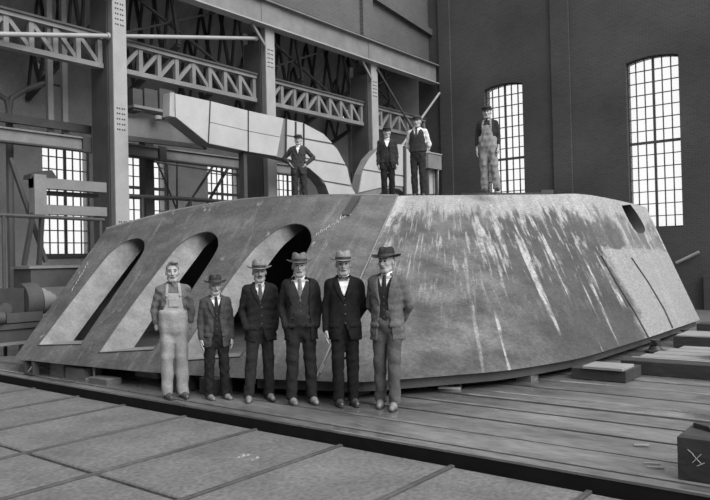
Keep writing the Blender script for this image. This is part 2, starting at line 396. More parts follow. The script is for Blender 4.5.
# lattice girders spanning from column to column
ztop = onY(178, 55.5, YW+.3).z; zbot = onY(190, 88, YW+.3).z; print('lattice', ztop, zbot, onY(0, 5, YW+.3).z, onY(0, 40, YW+.3).z, onY(354, 101.6, YW+.3).z)
LT, LB = ztop, zbot
LLAB = ('lattice girder at the far left with a pipe passing in front', 'lattice girder above the sheet-metal duct, between two pale columns', 'lattice girder over the man with hands on hips', 'short lattice girder behind the two men in caps')
for k, (xa, xb) in enumerate(((5.2, 9.94), (10.42, 15.16), (15.66, 20.5), (21.0, 24.7))):
    t = thing('lattice_girder', LLAB[k], 'girder', (xa, YW+.35, LB), group='lattice girders of the arcade'); og = t.location
    Y0 = YW+.35
    MB(og).box(xa, xb, Y0-.11, Y0+.11, LT-.1, LT).build('top_chord', STEEL, t)
    MB(og).box(xa-.0, xb+.0, Y0-.16, Y0+.16, LT, LT+.05).build('top_plate', STEELD, t)
    MB(og).box(xa, xb, Y0-.11, Y0+.11, LB, LB+.12).build('bottom_chord', STEEL, t)
    n = 8 if xb-xa > 4.5 else 6
    for i in range(n+1):
        x = xa+.06+(xb-xa-.12)*i/n
        MB(og).box(x-.06, x+.06, Y0-.07, Y0+.05, LB+.12, LT-.1).build('post', STEEL, t)
        if i < n:
            xn = xa+.06+(xb-xa-.12)*(i+1)/n
            p, q = ((x+.04, Y0, LB+.14), (xn-.04, Y0, LT-.12)) if i < n/2 else ((x+.04, Y0, LT-.12), (xn-.04, Y0, LB+.14))
            MB(og).bar(p, q, .10, .09, (0, 1, 0)).build('diagonal', STEEL, t)
# horizontal tie pipe in front of the lattice
pa, pb = onY(-40, 33.5, YW+.02), onY(257, 38.5, YW+.02)
def at_x(x): return pa.lerp(pb, (x-pa.x)/(pb.x-pa.x))
for k, (xa, xb) in enumerate(((pa.x, COLX[1]-.215), (COLX[1]+.2, pb.x-.02))):
    p, q = at_x(xa), at_x(xb)
    t = thing('tie_pipe', ('slender pale pipe crossing the far left lattice girder to tall column', 'slender pale pipe from tall column across the second lattice girder')[k], 'pipe', q); og = t.location
    MB(og).tube([p, q], .055, 12).build('pipe_run', STEELL, t, True)
    MB(og).lathe(q, (q-p).normalized(), [(-.06, .08), (0, .08)], 12).build('end_flange', STEELL, t)
# side-aisle crane rail beam
za = onY(0, 131, YW+.75).z; zb = onY(109, 146, YW+.75).z; print('rail beam', za, zb)
ZR = (za+zb)/2
t = thing('runway_beam', 'pale side aisle runway beam crossing behind the columns', 'beam', (12, YW+1.1, ZR)); og = t.location
MB(og).box(2, 24.5, YW+1.02, YW+1.14, ZR-.14, ZR+.13).build('web', STEEL, t)
MB(og).box(2, 24.5, YW+.96, YW+1.2, ZR+.13, ZR+.17).build('top_flange', STEEL, t)
MB(og).box(2, 24.5, YW+.96, YW+1.2, ZR-.18, ZR-.14).build('bottom_flange', STEELD, t)
for x in (6.6, 9.9, 12.2, 15.2, 18.0, 20.5):
    MB(og).box(x-.12, x+.12, YW+.95, YW+1.02, ZR-.2, ZR+.2).build('stiffener', STEELD, t)
# roof trusses of the side aisle
for k, x in enumerate((7.6, 10.2, 12.8, 15.4, 18.0, 20.6, 23.2)):
    t = thing('roof_truss', 'dark roof truss with crossed web bars under the side aisle roof', 'truss', (x, YR-.1, 6.4), group='roof trusses of the side aisle'); og = t.location
    ya, yb = YW+.95, YR-.06
    def zt(y): return 12.6-(y-YW-.75)*(4.7/4.85)-.15
    MB(og).bar((x, ya, zt(ya)), (x, yb, zt(yb)), .14, .16).build('rafter', BLACK, t)
    MB(og).bar((x, ya, 7.9), (x, yb, 6.5), .12, .14).build('tie', BLACK, t)
    n = 5
    for i in range(n):
        y0 = ya+(yb-ya)*i/n; y1 = ya+(yb-ya)*(i+1)/n
        zl = lambda y: 7.9+(6.5-7.9)*(y-ya)/(yb-ya)
        MB(og).bar((x, y0, zl(y0)), (x, y1, zt(y1)), .08, .09, (1, 0, 0)).build('web_bar', BLACK, t)
        MB(og).bar((x, y0, zt(y0)), (x, y1, zl(y1)), .07, .07, (1, 0, 0)).build('web_bar', BLACK, t)
for k, y in enumerate((16.6, 17.5, 18.4, 19.3)):
    z = 12.6-(y-YW-.75)*(4.7/4.85)
    MB().box(0, XE-.05, y-.06, y+.06, z-.17, z-.02).build('purlin', BLACK, ceil)
# sway bracing (long crossed bars) in the plane of the roof
for k, (xa, xb) in enumerate(((10.3, 15.3), (15.5, 20.6), (20.8, 24.8))):
    for s, (za, zb) in enumerate(((LT+.2, ZG+.9), (ZG+.9, LT+.2))):
        tag(MB(((xa+xb)/2, YW+1.3, 8)).bar((xa, YW+1.3+s*.1, za), (xb, YW+1.3+s*.1, zb), .06, .09, (0, 1, 0)).build('sway_brace', STEELD),
            'long diagonal sway brace crossing above a lattice girder', 'brace', 'sway braces above the lattice girders')

# ================================================================== THE STEEL CASING
ZB, ZT = .22, 2.95
LB_ = [onz(x, y, ZB) for x, y in ((13.5, 359), (38, 361.5), (81, 366), (154, 372.5), (240, 378), (316, 381))]
LT_ = [onz(x, y, z) for x, y, z in ((106, 229, 2.40), (150, 217, 2.63), (175, 210.5, 2.76), (245, 199.5, ZT), (335, 195.4, ZT), (398, 195.8, ZT))]
RB_ = [onz(x, y, ZB) for x, y in ((316, 381), (358, 382), (400, 379.4), (456, 375), (512.7, 369.6), (577.5, 358.7), (615, 348), (650, 337), (675, 328.5), (700, 320))]
RT_ = [onz(x, y, z) for x, y, z in ((398, 195.8, ZT), (411, 195.6, ZT), (425, 195.4, ZT), (445, 195.2, ZT), (468, 195, ZT), (505, 194.7, ZT), (545, 194.4, ZT), (580, 194, ZT), (612, 199, 2.88), (646, 207, 2.75))]
for nm, l in (('LB', LB_), ('LT', LT_), ('RB', RB_), ('RT', RT_)): print(nm, [tuple(round(c, 2) for c in p) for p in l])
def crv(pts, u):
    """Catmull-Rom through pts, u in 0..1"""
    n = len(pts)-1; t = min(max(u, 0), 1)*n; i = min(int(t), n-1); t -= i
    p1, p2 = pts[i], pts[i+1]; p0 = pts[i-1] if i else p1*2-p2; p3 = pts[i+2] if i+2 <= n else p2*2-p1
    return .5*((p1*2)+(p2-p0)*t+(p0*2-p1*5+p2*4-p3)*t*t+(p1*3-p0-p2*3+p3)*t**3)
def SL(u, v): return crv(LB_, u).lerp(crv(LT_, u), v)
def SR(u, v): return crv(RB_, u).lerp(crv(RT_, u), v)
def inv(S, x, y, u=.5, v=.5):
    """surface coordinates of the point seen at pixel x, y"""
    for _ in range(40):
        a = proj(S(u, v)); e = .002; b = proj(S(u+e if u < .9 else u-e, v)); c = proj(S(u, v+e if v < .9 else v-e))
        eu = e if u < .9 else -e; ev = e if v < .9 else -e
        j = np.array([[(b[0]-a[0])/eu, (c[0]-a[0])/ev], [(b[1]-a[1])/eu, (c[1]-a[1])/ev]])
        d = np.linalg.solve(j, np.array([x-a[0], y-a[1]])); u = min(max(u+.7*d[0], .002), .998); v = min(max(v+.7*d[1], .002), .998)
    return u, v
def smooth_closed(pts, n=8, sharp=()):
    out = []; k = len(pts)
    for i in range(k):
        p0, p1, p2, p3 = (np.array(pts[(i+d) % k], float) for d in (-1, 0, 1, 2))
        if i in sharp: p0 = p1
        if (i+1) % k in sharp: p3 = p2
        for s in range(n):
            t = s/n; out.append(tuple(.5*((2*p1)+(p2-p0)*t+(2*p0-5*p1+4*p2-p3)*t*t+(3*p1-p0-3*p2+p3)*t**3)))
    return out
PORT = [
 [(38, 345.5), (81.5, 344.5), (113, 298), (140.5, 258), (145.2, 246.5), (143.2, 240.5), (136.4, 238.6), (126, 241.5), (115.5, 248.4), (103, 261), (71, 302)],
 [(98.5, 353), (154, 350), (188, 297), (215, 255), (218.8, 243), (215.8, 235.2), (207, 232), (192.8, 236.2), (177, 247), (168, 258), (135, 301)],
 [(176, 361.5), (240, 357), (277, 302), (308, 251), (311.8, 237), (306.5, 227.2), (295, 224), (281, 228), (265, 239), (248, 256), (214, 303)]]
def surf_mesh(S, holes, nu, nv, name, m, parent):
    outer = [(i/nu, 0) for i in range(nu)]+[(1, j/nv) for j in range(nv)]+[(1-i/nu, 1) for i in range(nu)]+[(0, 1-j/nv) for j in range(nv)]
    ex = []
    for i in range(1, nu):
        for j in range(1, nv):
            p = (i/nu, j/nv)
            if not any(in_poly(p, h) for h in holes): ex.append(p)
    V, T = sheet([(a*.9999+.00005, b*.9999+.00005) for a, b in outer], holes, ex)
    me = bpy.data.meshes.new(name); me.from_pydata([S(p[0], p[1]) for p in V], [], T); me.update()
    uv = me.uv_layers.new(name='UVMap')
    for lp in me.loops: uv.data[lp.index].uv = (V[lp.vertex_index][0], V[lp.vertex_index][1])
    o = link(name, me, m, parent, True)
    return o

def plate_mat(name, right):
    m = bpy.data.materials.new(name); m.use_nodes = True
    nt = m.node_tree; N = nt.nodes; L = nt.links; b = N['Principled BSDF']
    b.inputs['Roughness'].default_value = .5; b.inputs['Specular IOR Level'].default_value = .45
    uv = N.new('ShaderNodeUVMap'); uv.uv_map = 'UVMap'; tc = N.new('ShaderNodeTexCoord')
    sep = N.new('ShaderNodeSeparateXYZ'); L.new(uv.outputs[0], sep.inputs[0]); U, Vv = sep.outputs[0], sep.outputs[1]
    def noise(scale, sx, sy, det=6, src=None, off=0.):
        mp = N.new('ShaderNodeMapping'); mp.inputs['Scale'].default_value = (sx, sy, 1); mp.inputs['Location'].default_value = (off, off, off)
        L.new(src or uv.outputs[0], mp.inputs[0]); n = N.new('ShaderNodeTexNoise'); n.inputs['Scale'].default_value = scale; n.inputs['Detail'].default_value = det; n.inputs['Roughness'].default_value = .6
        L.new(mp.outputs[0], n.inputs['Vector']); return n.outputs[0]
    def val(x): 
        if isinstance(x, (int, float)): v = N.new('ShaderNodeValue'); v.outputs[0].default_value = x; return v.outputs[0]
        return x
    def op(o, a, b_=0., c=None):
        n = N.new('ShaderNodeMath'); n.operation = o
        for i, x in enumerate((a, b_, c)):
            if x is None: continue
            if isinstance(x, (int, float)): n.inputs[i].default_value = x
            else: L.new(x, n.inputs[i])
        return n.outputs[0]
    def ss(x, a, b_, lo=0., hi=1.):
        n = N.new('ShaderNodeMapRange'); n.interpolation_type = 'SMOOTHSTEP'; L.new(val(x), n.inputs[0])
        for i, q in enumerate((a, b_, lo, hi)): n.inputs[i+1].default_value = q
        return n.outputs[0]
    def mix(a, b_, f):
        return op('ADD', op('MULTIPLY', a, op('SUBTRACT', 1., f)), op('MULTIPLY', b_, f))
    mott = noise(1.6, 1, 1, 9, tc.outputs['Object'])
    fine = noise(22, 1, 1, 4, tc.outputs['Object'])
    col = ss(mott, .28, .72, .030, .135) if right else ss(mott, .25, .75, .045, .105)
    if right:
        # rust-dark zone, pale water runs, pale band under the top edge, pale fresh plate at the far end
        wob = op('MULTIPLY', op('SUBTRACT', noise(9, 1, .35, 5), .5), .25)
        uu = op('ADD', U, wob)
        drk = op('MULTIPLY', ss(uu, .40, .56), ss(uu, .72, .82, 1, 0)); col = mix(col, .045, op('MULTIPLY', drk, .75))
        st = noise(44, 1, .05, 3, None, 14.3); st2 = noise(90, 1, .08, 3, None, 9.)
        lenm = noise(30, 1, .0, 2, None, 5.)
        runs = op('MULTIPLY', ss(st, .50, .60), ss(op('SUBTRACT', Vv, op('MULTIPLY', ss(lenm, .35, .65, .95, -.1), 1.)), -.04, .10))
        col = mix(col, .40, op('MULTIPLY', op('MULTIPLY', runs, ss(U, .30, .48)), ss(noise(60, 1, .25, 4, None, 6.), .38, .6, .2, .85)))
        runs2 = op('MULTIPLY', ss(st2, .54, .66), .6); col = mix(col, .34, op('MULTIPLY', runs2, ss(Vv, .1, .6)))
        ragged = op('ADD', op('MULTIPLY', noise(38, 1, .12, 4, None, 1.), .55), op('MULTIPLY', noise(8, 1, .2, 3), .25))
        band = ss(op('ADD', Vv, op('MULTIPLY', op('SUBTRACT', ragged, .4), -.9)), .80, .90)
        col = mix(col, .31, op('MULTIPLY', band, .8))
        end = ss(op('ADD', U, op('MULTIPLY', op('SUBTRACT', noise(16, 1, .3, 4, None, 7.), .5), .10)), .755, .785)
        endv = ss(op('ADD', Vv, op('MULTIPLY', op('SUBTRACT', noise(25, 1, 1, 3), .5), .14)), .56, .60, 1, .35)
        col = mix(col, .27, op('MULTIPLY', op('MULTIPLY', end, endv), .85))
        dk2 = op('MULTIPLY', op('MULTIPLY', ss(U, .70, .74), ss(U, .84, .88, 1, 0)), op('MULTIPLY', ss(op('ADD', Vv, op('MULTIPLY', op('SUBTRACT', noise(25, 1, 1, 3), .5), .14)), .56, .60), ss(op('ADD', Vv, op('MULTIPLY', noise(50, 1, .15, 3), .35)), .88, 1.0, 1, 0))); col = mix(col, .06, op('MULTIPLY', dk2, .85))
        wht = op('MULTIPLY', ss(U, .05, .12, 1, 0), ss(noise(14, 1, .5, 5, None, 2.), .42, .58)); col = mix(col, .36, op('MULTIPLY', wht, ss(Vv, .45, .8)))
    else:
        st = noise(46, 1, .07, 4, None, 4.); col = mix(col, .19, op('MULTIPLY', ss(st, .52, .72), .5))
        st = noise(20, 1, .12, 4, None, 8.); col = mix(col, .035, op('MULTIPLY', ss(st, .54, .72), .55))
        sc = op('MULTIPLY', ss(noise(60, 1, .2, 3, None, 12.), .62, .7), ss(noise(6, 1, 1, 3, None, 2.), .5, .62)); col = mix(col, .38, op('MULTIPLY', sc, .6))
    col = op('MULTIPLY', col, ss(fine, .3, .7, .72, 1.28))
    cc = N.new('ShaderNodeCombineColor')
    for i in range(3): L.new(col, cc.inputs[i])
    L.new(cc.outputs[0], b.inputs['Base Color'])
    bp = N.new('ShaderNodeBump'); bp.inputs['Strength'].default_value = .12; bp.inputs['Distance'].default_value = .02
    L.new(fine, bp.inputs['Height']); L.new(bp.outputs[0], b.inputs['Normal'])
    return m

cas = thing('steel_casing', 'huge sloping steel plate casing with three arched portals, resting on blocks', 'casing', (0, 0, 0))
PH = []
for pl in PORT:
    sm = smooth_closed(pl, 6, sharp=(0, 1)); g0 = (.3, .3); uvs = []
    for x, y in sm: g0 = inv(SL, x, y, *g0); uvs.append(g0)
    PH.append(uvs)
pp = surf_mesh(SL, PH, 34, 22, 'portal_plate', plate_mat('portal_plate_steel', False), cas)
for uvs in PH:
    m_ = MB(); n = len(uvs); ring = [SL(*q) for q in uvs]; steps = 4
    for k in range(steps+1): m_.add([p+Vector(((.60+.05*(p.z-.4))*k/steps, .0, .015*k/steps)) for p in ring], [])
    for k in range(steps): m_.f += [(k*n+i, k*n+(i+1) % n, (k+1)*n+(i+1) % n, (k+1)*n+i) for i in range(n)]
    lo = m_.build('portal_liner', CASIN, cas, True)
    # rolled lip round the mouth of the portal
    lp = MB(); lp.tube([p+Vector((-.005, 0, .004)) for p in ring+[ring[0]]], .009, 6, False); lp.build('portal_lip', STEELD, lo, True)
HATCH = [(621.5, 205.5), (630.5, 204.5), (638, 215), (645, 228), (643, 233), (636, 231.5), (628, 219)]
g0 = (.9, .8); hv = []
for x, y in smooth_closed(HATCH, 4, sharp=(0, 1)): g0 = inv(SR, x, y, *g0); hv.append(g0)
surf_mesh(SR, [hv], 60, 16, 'side_shell', plate_mat('side_shell_steel', True), cas)
m_ = MB(); n = len(hv); ring = [SR(*q) for q in hv]
m_.add(ring+[p+Vector((.1, .55, -.05)) for p in ring], [(i, (i+1) % n, (i+1) % n+n, i+n) for i in range(n)]); m_.build('hatch_rim', STEELD, cas)
# top plate, back, bottom and ends close the box
NT = 24
tl = [crv(LT_, i/NT) for i in range(NT+1)]; tr = [crv(RT_, i/NT) for i in range(NT+1)]
back = [Vector((18.3, 8.2, 2.75)), Vector((15.6, 11.6, ZT)), Vector((12.6, 13.0, ZT)), Vector((9.4, 13.35, 2.5))]
topl = tl+tr[1:]+back
V, T = sheet([(p.x, p.y) for p in topl], [])
zmap = {(round(p.x, 4), round(p.y, 4)): p.z for p in topl}
m_ = MB(); m_.add([(p[0], p[1], zmap.get((round(p[0], 4), round(p[1], 4)), ZT)) for p in V], T)
topo = m_.build('top_plate', CASING, cas)
bl = [crv(LB_, i/NT) for i in range(NT+1)]; br = [crv(RB_, i/NT) for i in range(NT+1)]
bb = [Vector((17.6, 8.0, ZB)), Vector((15.4, 11.4, ZB)), Vector((12.4, 12.9, ZB)), Vector((6.6, 12.9, ZB))]
V, T = sheet([(p.x, p.y) for p in bl+br[1:]+bb], [])
m_ = MB(); m_.add([(p[0], p[1], ZB) for p in V], T); m_.build('bottom_plate', CASING, cas)
ca = [tr[-1]]+back+[tl[0]]; cb = [br[-1]]+bb+[bl[0]]
m_ = MB(); m_.add(ca+cb, [(i, i+1, i+1+len(ca), i+len(ca)) for i in range(len(ca)-1)]); m_.build('rear_plate', CASING, cas)
# recessed band under the shell, riveted edge strip on the top, corner seam
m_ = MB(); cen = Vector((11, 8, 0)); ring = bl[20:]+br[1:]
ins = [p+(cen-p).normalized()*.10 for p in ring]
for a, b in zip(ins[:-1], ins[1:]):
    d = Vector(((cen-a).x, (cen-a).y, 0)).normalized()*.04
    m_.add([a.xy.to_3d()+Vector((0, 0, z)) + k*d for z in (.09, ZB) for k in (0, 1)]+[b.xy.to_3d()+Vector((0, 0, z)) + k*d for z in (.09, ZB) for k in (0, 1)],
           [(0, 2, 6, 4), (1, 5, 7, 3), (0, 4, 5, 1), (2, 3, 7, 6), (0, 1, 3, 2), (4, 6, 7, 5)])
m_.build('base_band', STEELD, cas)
m_ = MB(); 
for a, b in zip(tl+tr[1:-1], (tl+tr)[1:]): 
    if (b-a).length > 1e-3: m_.bar(a+Vector((.03, .03, .012)), b+Vector((.03, .03, .012)), .10, .028)
m_.build('edge_strip', STEEL, cas)
m_ = MB(); sp = [SL(.997, i/20)+Vector((-.01, -.012, .012)) for i in range(21)]; m_.tube(sp, .014, 6); m_.build('corner_seam', STEEL, cas, True)
m_ = MB(); sp = [SL(*inv(SL, x, y, .9, .95))+Vector((-.01, 0, .012)) for x, y in ((357, 197), (352, 205), (345, 216))]
for a, b in zip(sp[:-1], sp[1:]): m_.bar(a, b, .16, .02)
m_.build('tie_strap', BLACK, cas)
# sheet joint lines on the side shell (lap edges)
for pts in (((601, 256), (616, 283), (634, 312), (648, 338)), ((631, 258), (648, 283), (664, 310), (672, 328))):
    q = [SR(*inv(SR, x, y, .8, .4))+Vector((0, -.012, .006)) for x, y in pts]; m_ = MB()
    for a, b in zip(q[:-1], q[1:]): m_.bar(a, b, .02, .02)
    m_.build('lap_joint', STEELD, cas)
# chalk scribbles on the portal plate
cr = random.Random(5)
def chalk(S, strokes, r=.007):
    m_ = MB()
    for st in strokes:
        q = [inv(S, x, y, .8, .7) for x, y in st]; m_.tube([S(*a)+Vector((-.006, -.004, .006)) for a in q], r, 5)
    return m_.build('chalk_mark', CHALK, cas)
st = []
for k in range(9):
    x, y = 316+k*4.0, 236-k*2.6
    st.append([(x, y), (x+1.2, y-cr.uniform(2, 4)), (x+2, y-cr.uniform(-.5, 1)), (x+3, y-cr.uniform(1, 3.4))])
chalk(SL, st, .006)
chalk(SL, [[(346, 216), (344, 213), (347, 209.5), (349, 213), (346, 216)], [(350, 212), (353, 208)], [(340, 219), (341.5, 215), (343, 218)]], .007)
chalk(SR, [[(318.3+2.2*math.cos(a*.7), 369.5+4.0*math.sin(a*.7)) for a in range(10)]], .008)
chalk(SL, [[(72+k*1.9, 291-k*3.2), (72.6+k*1.9+cr.uniform(-.6, .8), 288.6-k*3.2+cr.uniform(-.8, .8))] for k in range(9)], .0045)

# ================================================================== SHEET-METAL DUCTS BEHIND THE CASING
YD = 13.95                                     # front face of the ducts
def P2(x, y, Y=YD): p = onY(x, y, Y); return p
def duct(name, label, outer, inner, mids, depth, end_lo=None):
    """outer / inner: matched pixel stations along the duct; each bay is closed by front panels"""
    t = thing(name, label, 'duct', P2(*outer[0])); og = t.location
    O = [P2(*p) for p in outer]; I = [P2(*p) for p in inner]
    m_ = MB(og); n = len(O); ring = O+I[::-1]; dv = Vector((0, depth, 0)); sh = Vector((0, .03, 0))
    m_.prism([p+sh for p in ring], dv); m_.build('duct_body', STEEL, t)
    return t, O, I, og
outer = [(174.6, 93), (210, 100.7), (248, 110.4), (284, 118.3), (303, 123), (323.5, 134), (337, 149), (347, 167), (355, 193), (356.5, 212)]
inner = [(175, 117), (208, 143.4), (248, 151.7), (277, 156.5), (292, 160), (309, 168), (319, 176.5), (326, 186), (330, 197), (331, 213)]
dt, O, I, og = duct('sheet_metal_duct', 'large pale sheet-metal duct bending down behind man with hands on hips', outer, inner, None, .38)
def panel(t, og, quad, th=.03, inset=.02):
    c = sum(quad, Vector())/len(quad)
    q = [p+(c-p).normalized()*inset for p in quad]
    MB(og).prism([p+Vector((0, -.004, 0)) for p in q], (0, th, 0)).build('panel', DUCTM, t)
# first bay one sheet, then two rows of sheets, then the bend in rows
panel(dt, og, [O[0], O[1], I[1], I[0]])
def lerp_pts(i, f): return O[i].lerp(I[i], f)
for i in (1, 2):
    for fa, fb in ((0, .5), (.5, 1)): panel(dt, og, [lerp_pts(i, fa), lerp_pts(i+1, fa), lerp_pts(i+1, fb), lerp_pts(i, fb)])
for poly in ([(285, 118.8), (303, 123), (323.5, 134), (332, 143), (285, 134.5)], [(285, 136), (333, 145), (337, 149), (345.3, 164.3), (292, 155.5), (285, 154.5)],
             [(285, 156), (292, 157), (346, 166), (347.3, 168), (350.6, 185), (323, 180.3), (319, 176.5), (309, 168), (292, 160), (285, 158)],
             [(324, 182), (351.2, 187), (355, 193), (356.5, 212), (331, 213), (330, 197), (326, 186)]):
    MB(og).prism([P2(*p)+Vector((0, -.004, 0)) for p in poly], (0, .03, 0)).build('panel', DUCTM, dt)
for a in (1, 2): MB(og).bar(O[a]+Vector((0, -.012, 0)), I[a]+Vector((0, -.012, 0)), .02, .03, (0, 0, 1)).build('seam', BLACK, dt)
for p, q in ((P2(285.5, 119), P2(285, 158)), (P2(295, 122), P2(295, 140)), (P2(303, 123.5), P2(303, 150))): MB(og).bar(p+Vector((0, -.03, 0)), q+Vector((0, -.03, 0)), .05, .03, (0, 0, 1)).build('strap', STEELD, dt)
MB(og).box(O[7].x-.5, O[7].x-.38, YD+.1, YD+.3, -.2, O[8].z-.1).build('support_leg', STEELD, dt); MB(og).box(O[2].x-.1, O[2].x+.02, YD+.1, YD+.3, -.2, I[2].z+.05).build('support_leg', STEELD, dt)
# pale end flange
MB(og).prism([P2(171.5, 92)+Vector((0, .06, 0)), P2(174.4, 92.5)+Vector((0, -.0, 0)), P2(174.8, 117), P2(171, 115.5)+Vector((0, .06, 0))], (0, .26, 0)).build('end_flange', STEELL, dt)

outer = [(359.5, 213), (358.5, 193), (362, 174), (369, 159), (377, 150.3), (387, 146), (398, 144.3), (412, 145), (426, 149), (438, 156), (439, 170), (439, 213)]
og2 = P2(398, 180)
t2 = thing('curved_duct', 'pale curved duct section rising behind the two men in caps', 'duct', og2)
ring = [P2(*p) for p in outer]+[P2(*p) for p in ((407, 213), (406, 194), (400, 189), (392, 187.5), (385, 189.5), (380, 194), (379, 213))]
MB(og2).prism([p+Vector((0, .03, 0)) for p in ring], (0, .3, 0)).build('duct_body', STEEL, t2)
for poly in ([(359, 192.5), (362, 174), (363.2, 170.5), (384, 174), (404, 177), (404, 186.5), (398, 186), (391, 185), (383, 187)],
             [(363.5, 169), (369, 159), (377, 150.3), (387, 146), (398, 144.3), (404, 144.6), (404, 175.5), (384, 172.5)],
             [(406, 144.8), (412, 145), (424, 148), (424, 194), (406, 194)], [(425.5, 149), (438, 156), (438.5, 170), (438.5, 194), (425.5, 194)]):
    MB(og2).prism([P2(*p)+Vector((0, -.004, 0)) for p in poly], (0, .03, 0)).build('panel', DUCTM, t2)
MB(og2).bar(P2(404.8, 146, YD-.05), P2(405.2, 212, YD-.05), .10, .07, (0, 1, 0)).build('standing_seam', STEELD, t2)
# dark crate at the duct end
p0, p1 = onY(427, 153, YD-.25), onY(440.5, 170, YD-.25)
t = thing('sheet_box', 'dark square sheet box beside the end of the curved duct', 'box', (p0.x, YD-.3, p1.z)); og = t.location
MB(og).box(p0.x, p1.x, YD-.3, YD-.008, p1.z, p0.z).build('body', STEEL, t)
MB(og).box(p0.x-.02, p1.x+.02, YD-.33, YD-.008, p0.z, p0.z+.04).build('lid', STEELL, t)
MB(og).box(p0.x+.1, p0.x+.18, YD-.2, YD-.1, -.13, p1.z).build('leg', STEELD, t); MB(og).box(p1.x-.18, p1.x-.1, YD-.2, YD-.1, -.13, p1.z).build('leg', STEELD, t)
_a, _b = onY(401, 147, 14.98), onY(439.5, 93, 15.0); pole_foot = _b+(_a-_b)*((_b.z+.18)/(_b.z-_a.z))
# long pale pole leaning to the corner, dark brace
tag(MB(pole_foot).tube([pole_foot, _b], .045, 8).build('leaning_pole', STEELL), 'long pale pole leaning up to the wall corner behind the shirtsleeved man', 'pole')
tag(MB(onY(424, 149, 15.25)).tube([onY(424, 149, 15.25), onY(377.5, 69, 15.25)], .04, 8).build('tie_rod', STEELD), 'thin dark diagonal rod crossing the pale leaning pole', 'rod')
# hood plate and dark panels beside the tall column
Yp = YW+.15
t = thing('hood_plate', 'flat grey plate hood hanging between tall column and the duct', 'hood', onY(150, 145, Yp)); og = t.location
MB(og).prism([onY(x, y, Yp) for x, y in ((126, 118.5), (176, 118), (179, 119.5), (204, 146), (126, 137))], (0, .05, 0)).build('plate', STEEL, t)
MB(og).bar(onY(126, 138, Yp-.02), onY(206, 147.5, Yp-.02), .1, .12).build('lower_edge', STEELD, t)
MB(og).bar(onY(176, 119, Yp-.05), onY(206, 147, Yp-.05), .1, .14).build('raking_edge', BLACK, t)
t = thing('control_box', 'pair of dark sheet boxes on a shelf left of the duct end', 'box', onY(150, 113, Yp)); og = t.location
for xa, xb in ((127, 137), (138.5, 152), (153.5, 168)):
    a, b = onY(xa, 89.5, Yp), onY(xb, 113, Yp); MB(og).box(a.x, b.x, Yp-.25, Yp+.15, b.z, a.z).build('compartment', STEELD, t)
a, b = onY(127, 113.5, Yp), onY(171, 116.5, Yp); MB(og).box(a.x, b.x, Yp-.3, Yp+.15, b.z, b.z+.07).build('shelf', STEEL, t)
MB(og).lathe(onY(158, 116, Yp-.25)+Vector((0, 0, -.12)), (0, 0, 1), [(0, .05), (.03, .09), (.12, .1)], 14).build('lamp_cup', STEELL, t, True)
# posts, rods and rails seen under the duct
def rod(name, label, cat, pts, r, m, group=None, n=8, posts=()):
    P_ = [onY(*p) for p in pts if p]
    if pts[-1] is None: P_.append(Vector((P_[-1].x+.001, P_[-1].y, -.2)))
    o = tag(MB(P_[0]).tube(P_, r, n).build(name, m, None, True), label, cat, group)
    for x in posts:
        q = onY(x, 200, pts[0][2]); zz = np.interp(q.x, [p.x for p in P_], [p.z for p in P_])
        MB(P_[0]).tube([(q.x, q.y, -.2), (q.x+.001, q.y, zz)], r*.9, 8).build('post', m, o, True)
    return o
a = onY(146.5, 150, 16.9)
tag(MB((a.x, 16.9, -.2)).box(a.x-.14, a.x+.14, 16.76, 17.04, -.2, a.z+.3).build('timber_post', WOODD), 'dark square post under the hood plate, beside the tall column', 'post')
a = onY(250, 180, 17.2)
t = thing('tank', 'dark upright cylindrical tank under the duct', 'tank', (a.x, 17.2, -.2)); og = t.location
MB(og).lathe((a.x, 17.2, -.2), (0, 0, 1), [(0, .42), (3.9, .42), (4.2, .36), (4.35, .12)], 20).build('shell', BLACK, t, True)
MB(og).lathe((a.x, 17.2, 2.6), (0, 0, 1), [(0, .45), (.08, .45)], 20).build('hoop', STEELD, t); MB(og).lathe((a.x, 17.2, 3.4), (0, 0, 1), [(0, .45), (.08, .45)], 20).build('hoop', STEELD, t)
G = 'thin rods under the duct'
rod('brace_rod', 'thin rod slanting down to the right across the bright window', 'rod', [(153, 152, 17.6), (176, 208, 17.6), None], .03, BLACK, G)
rod('brace_rod', 'slender vertical rod between two windows under the duct', 'rod', [(177, 158, 17.8), (177, 206, 17.8), None], .03, BLACK, G)
rod('brace_rod', 'thick slanting rod crossing the window beside the dark tank', 'rod', [(231, 163, 17.45), (208, 202, 17.45), None], .05, BLACK, G)
rod('brace_rod', 'slanting rod leaning up to the duct from the handrail', 'rod', [(215, 163, 17.15), (187, 206, 17.15), None], .04, STEELD, G)
rod('rail_pipe', 'level handrail pipe passing under the duct behind the casing', 'pipe', [(128, 196, 16.5), (180, 198.5, 16.5), (236, 202.5, 16.5)], .06, STEELD, None, 8, (142, 190))
rod('rail_pipe', 'level handrail pipe in front of the pale machine frame', 'pipe', [(-20, 214, 14.0), (45, 217, 14.0), (104, 220, 14.0)], .04, STEELD, None, 8, (3, 100))
rod('upper_rail', 'thin high rail crossing the windows under the duct', 'pipe', [(150, 161, 17.3), (200, 168.5, 17.3), (240, 175, 17.3)], .03, STEELD, None, 8, (168,))

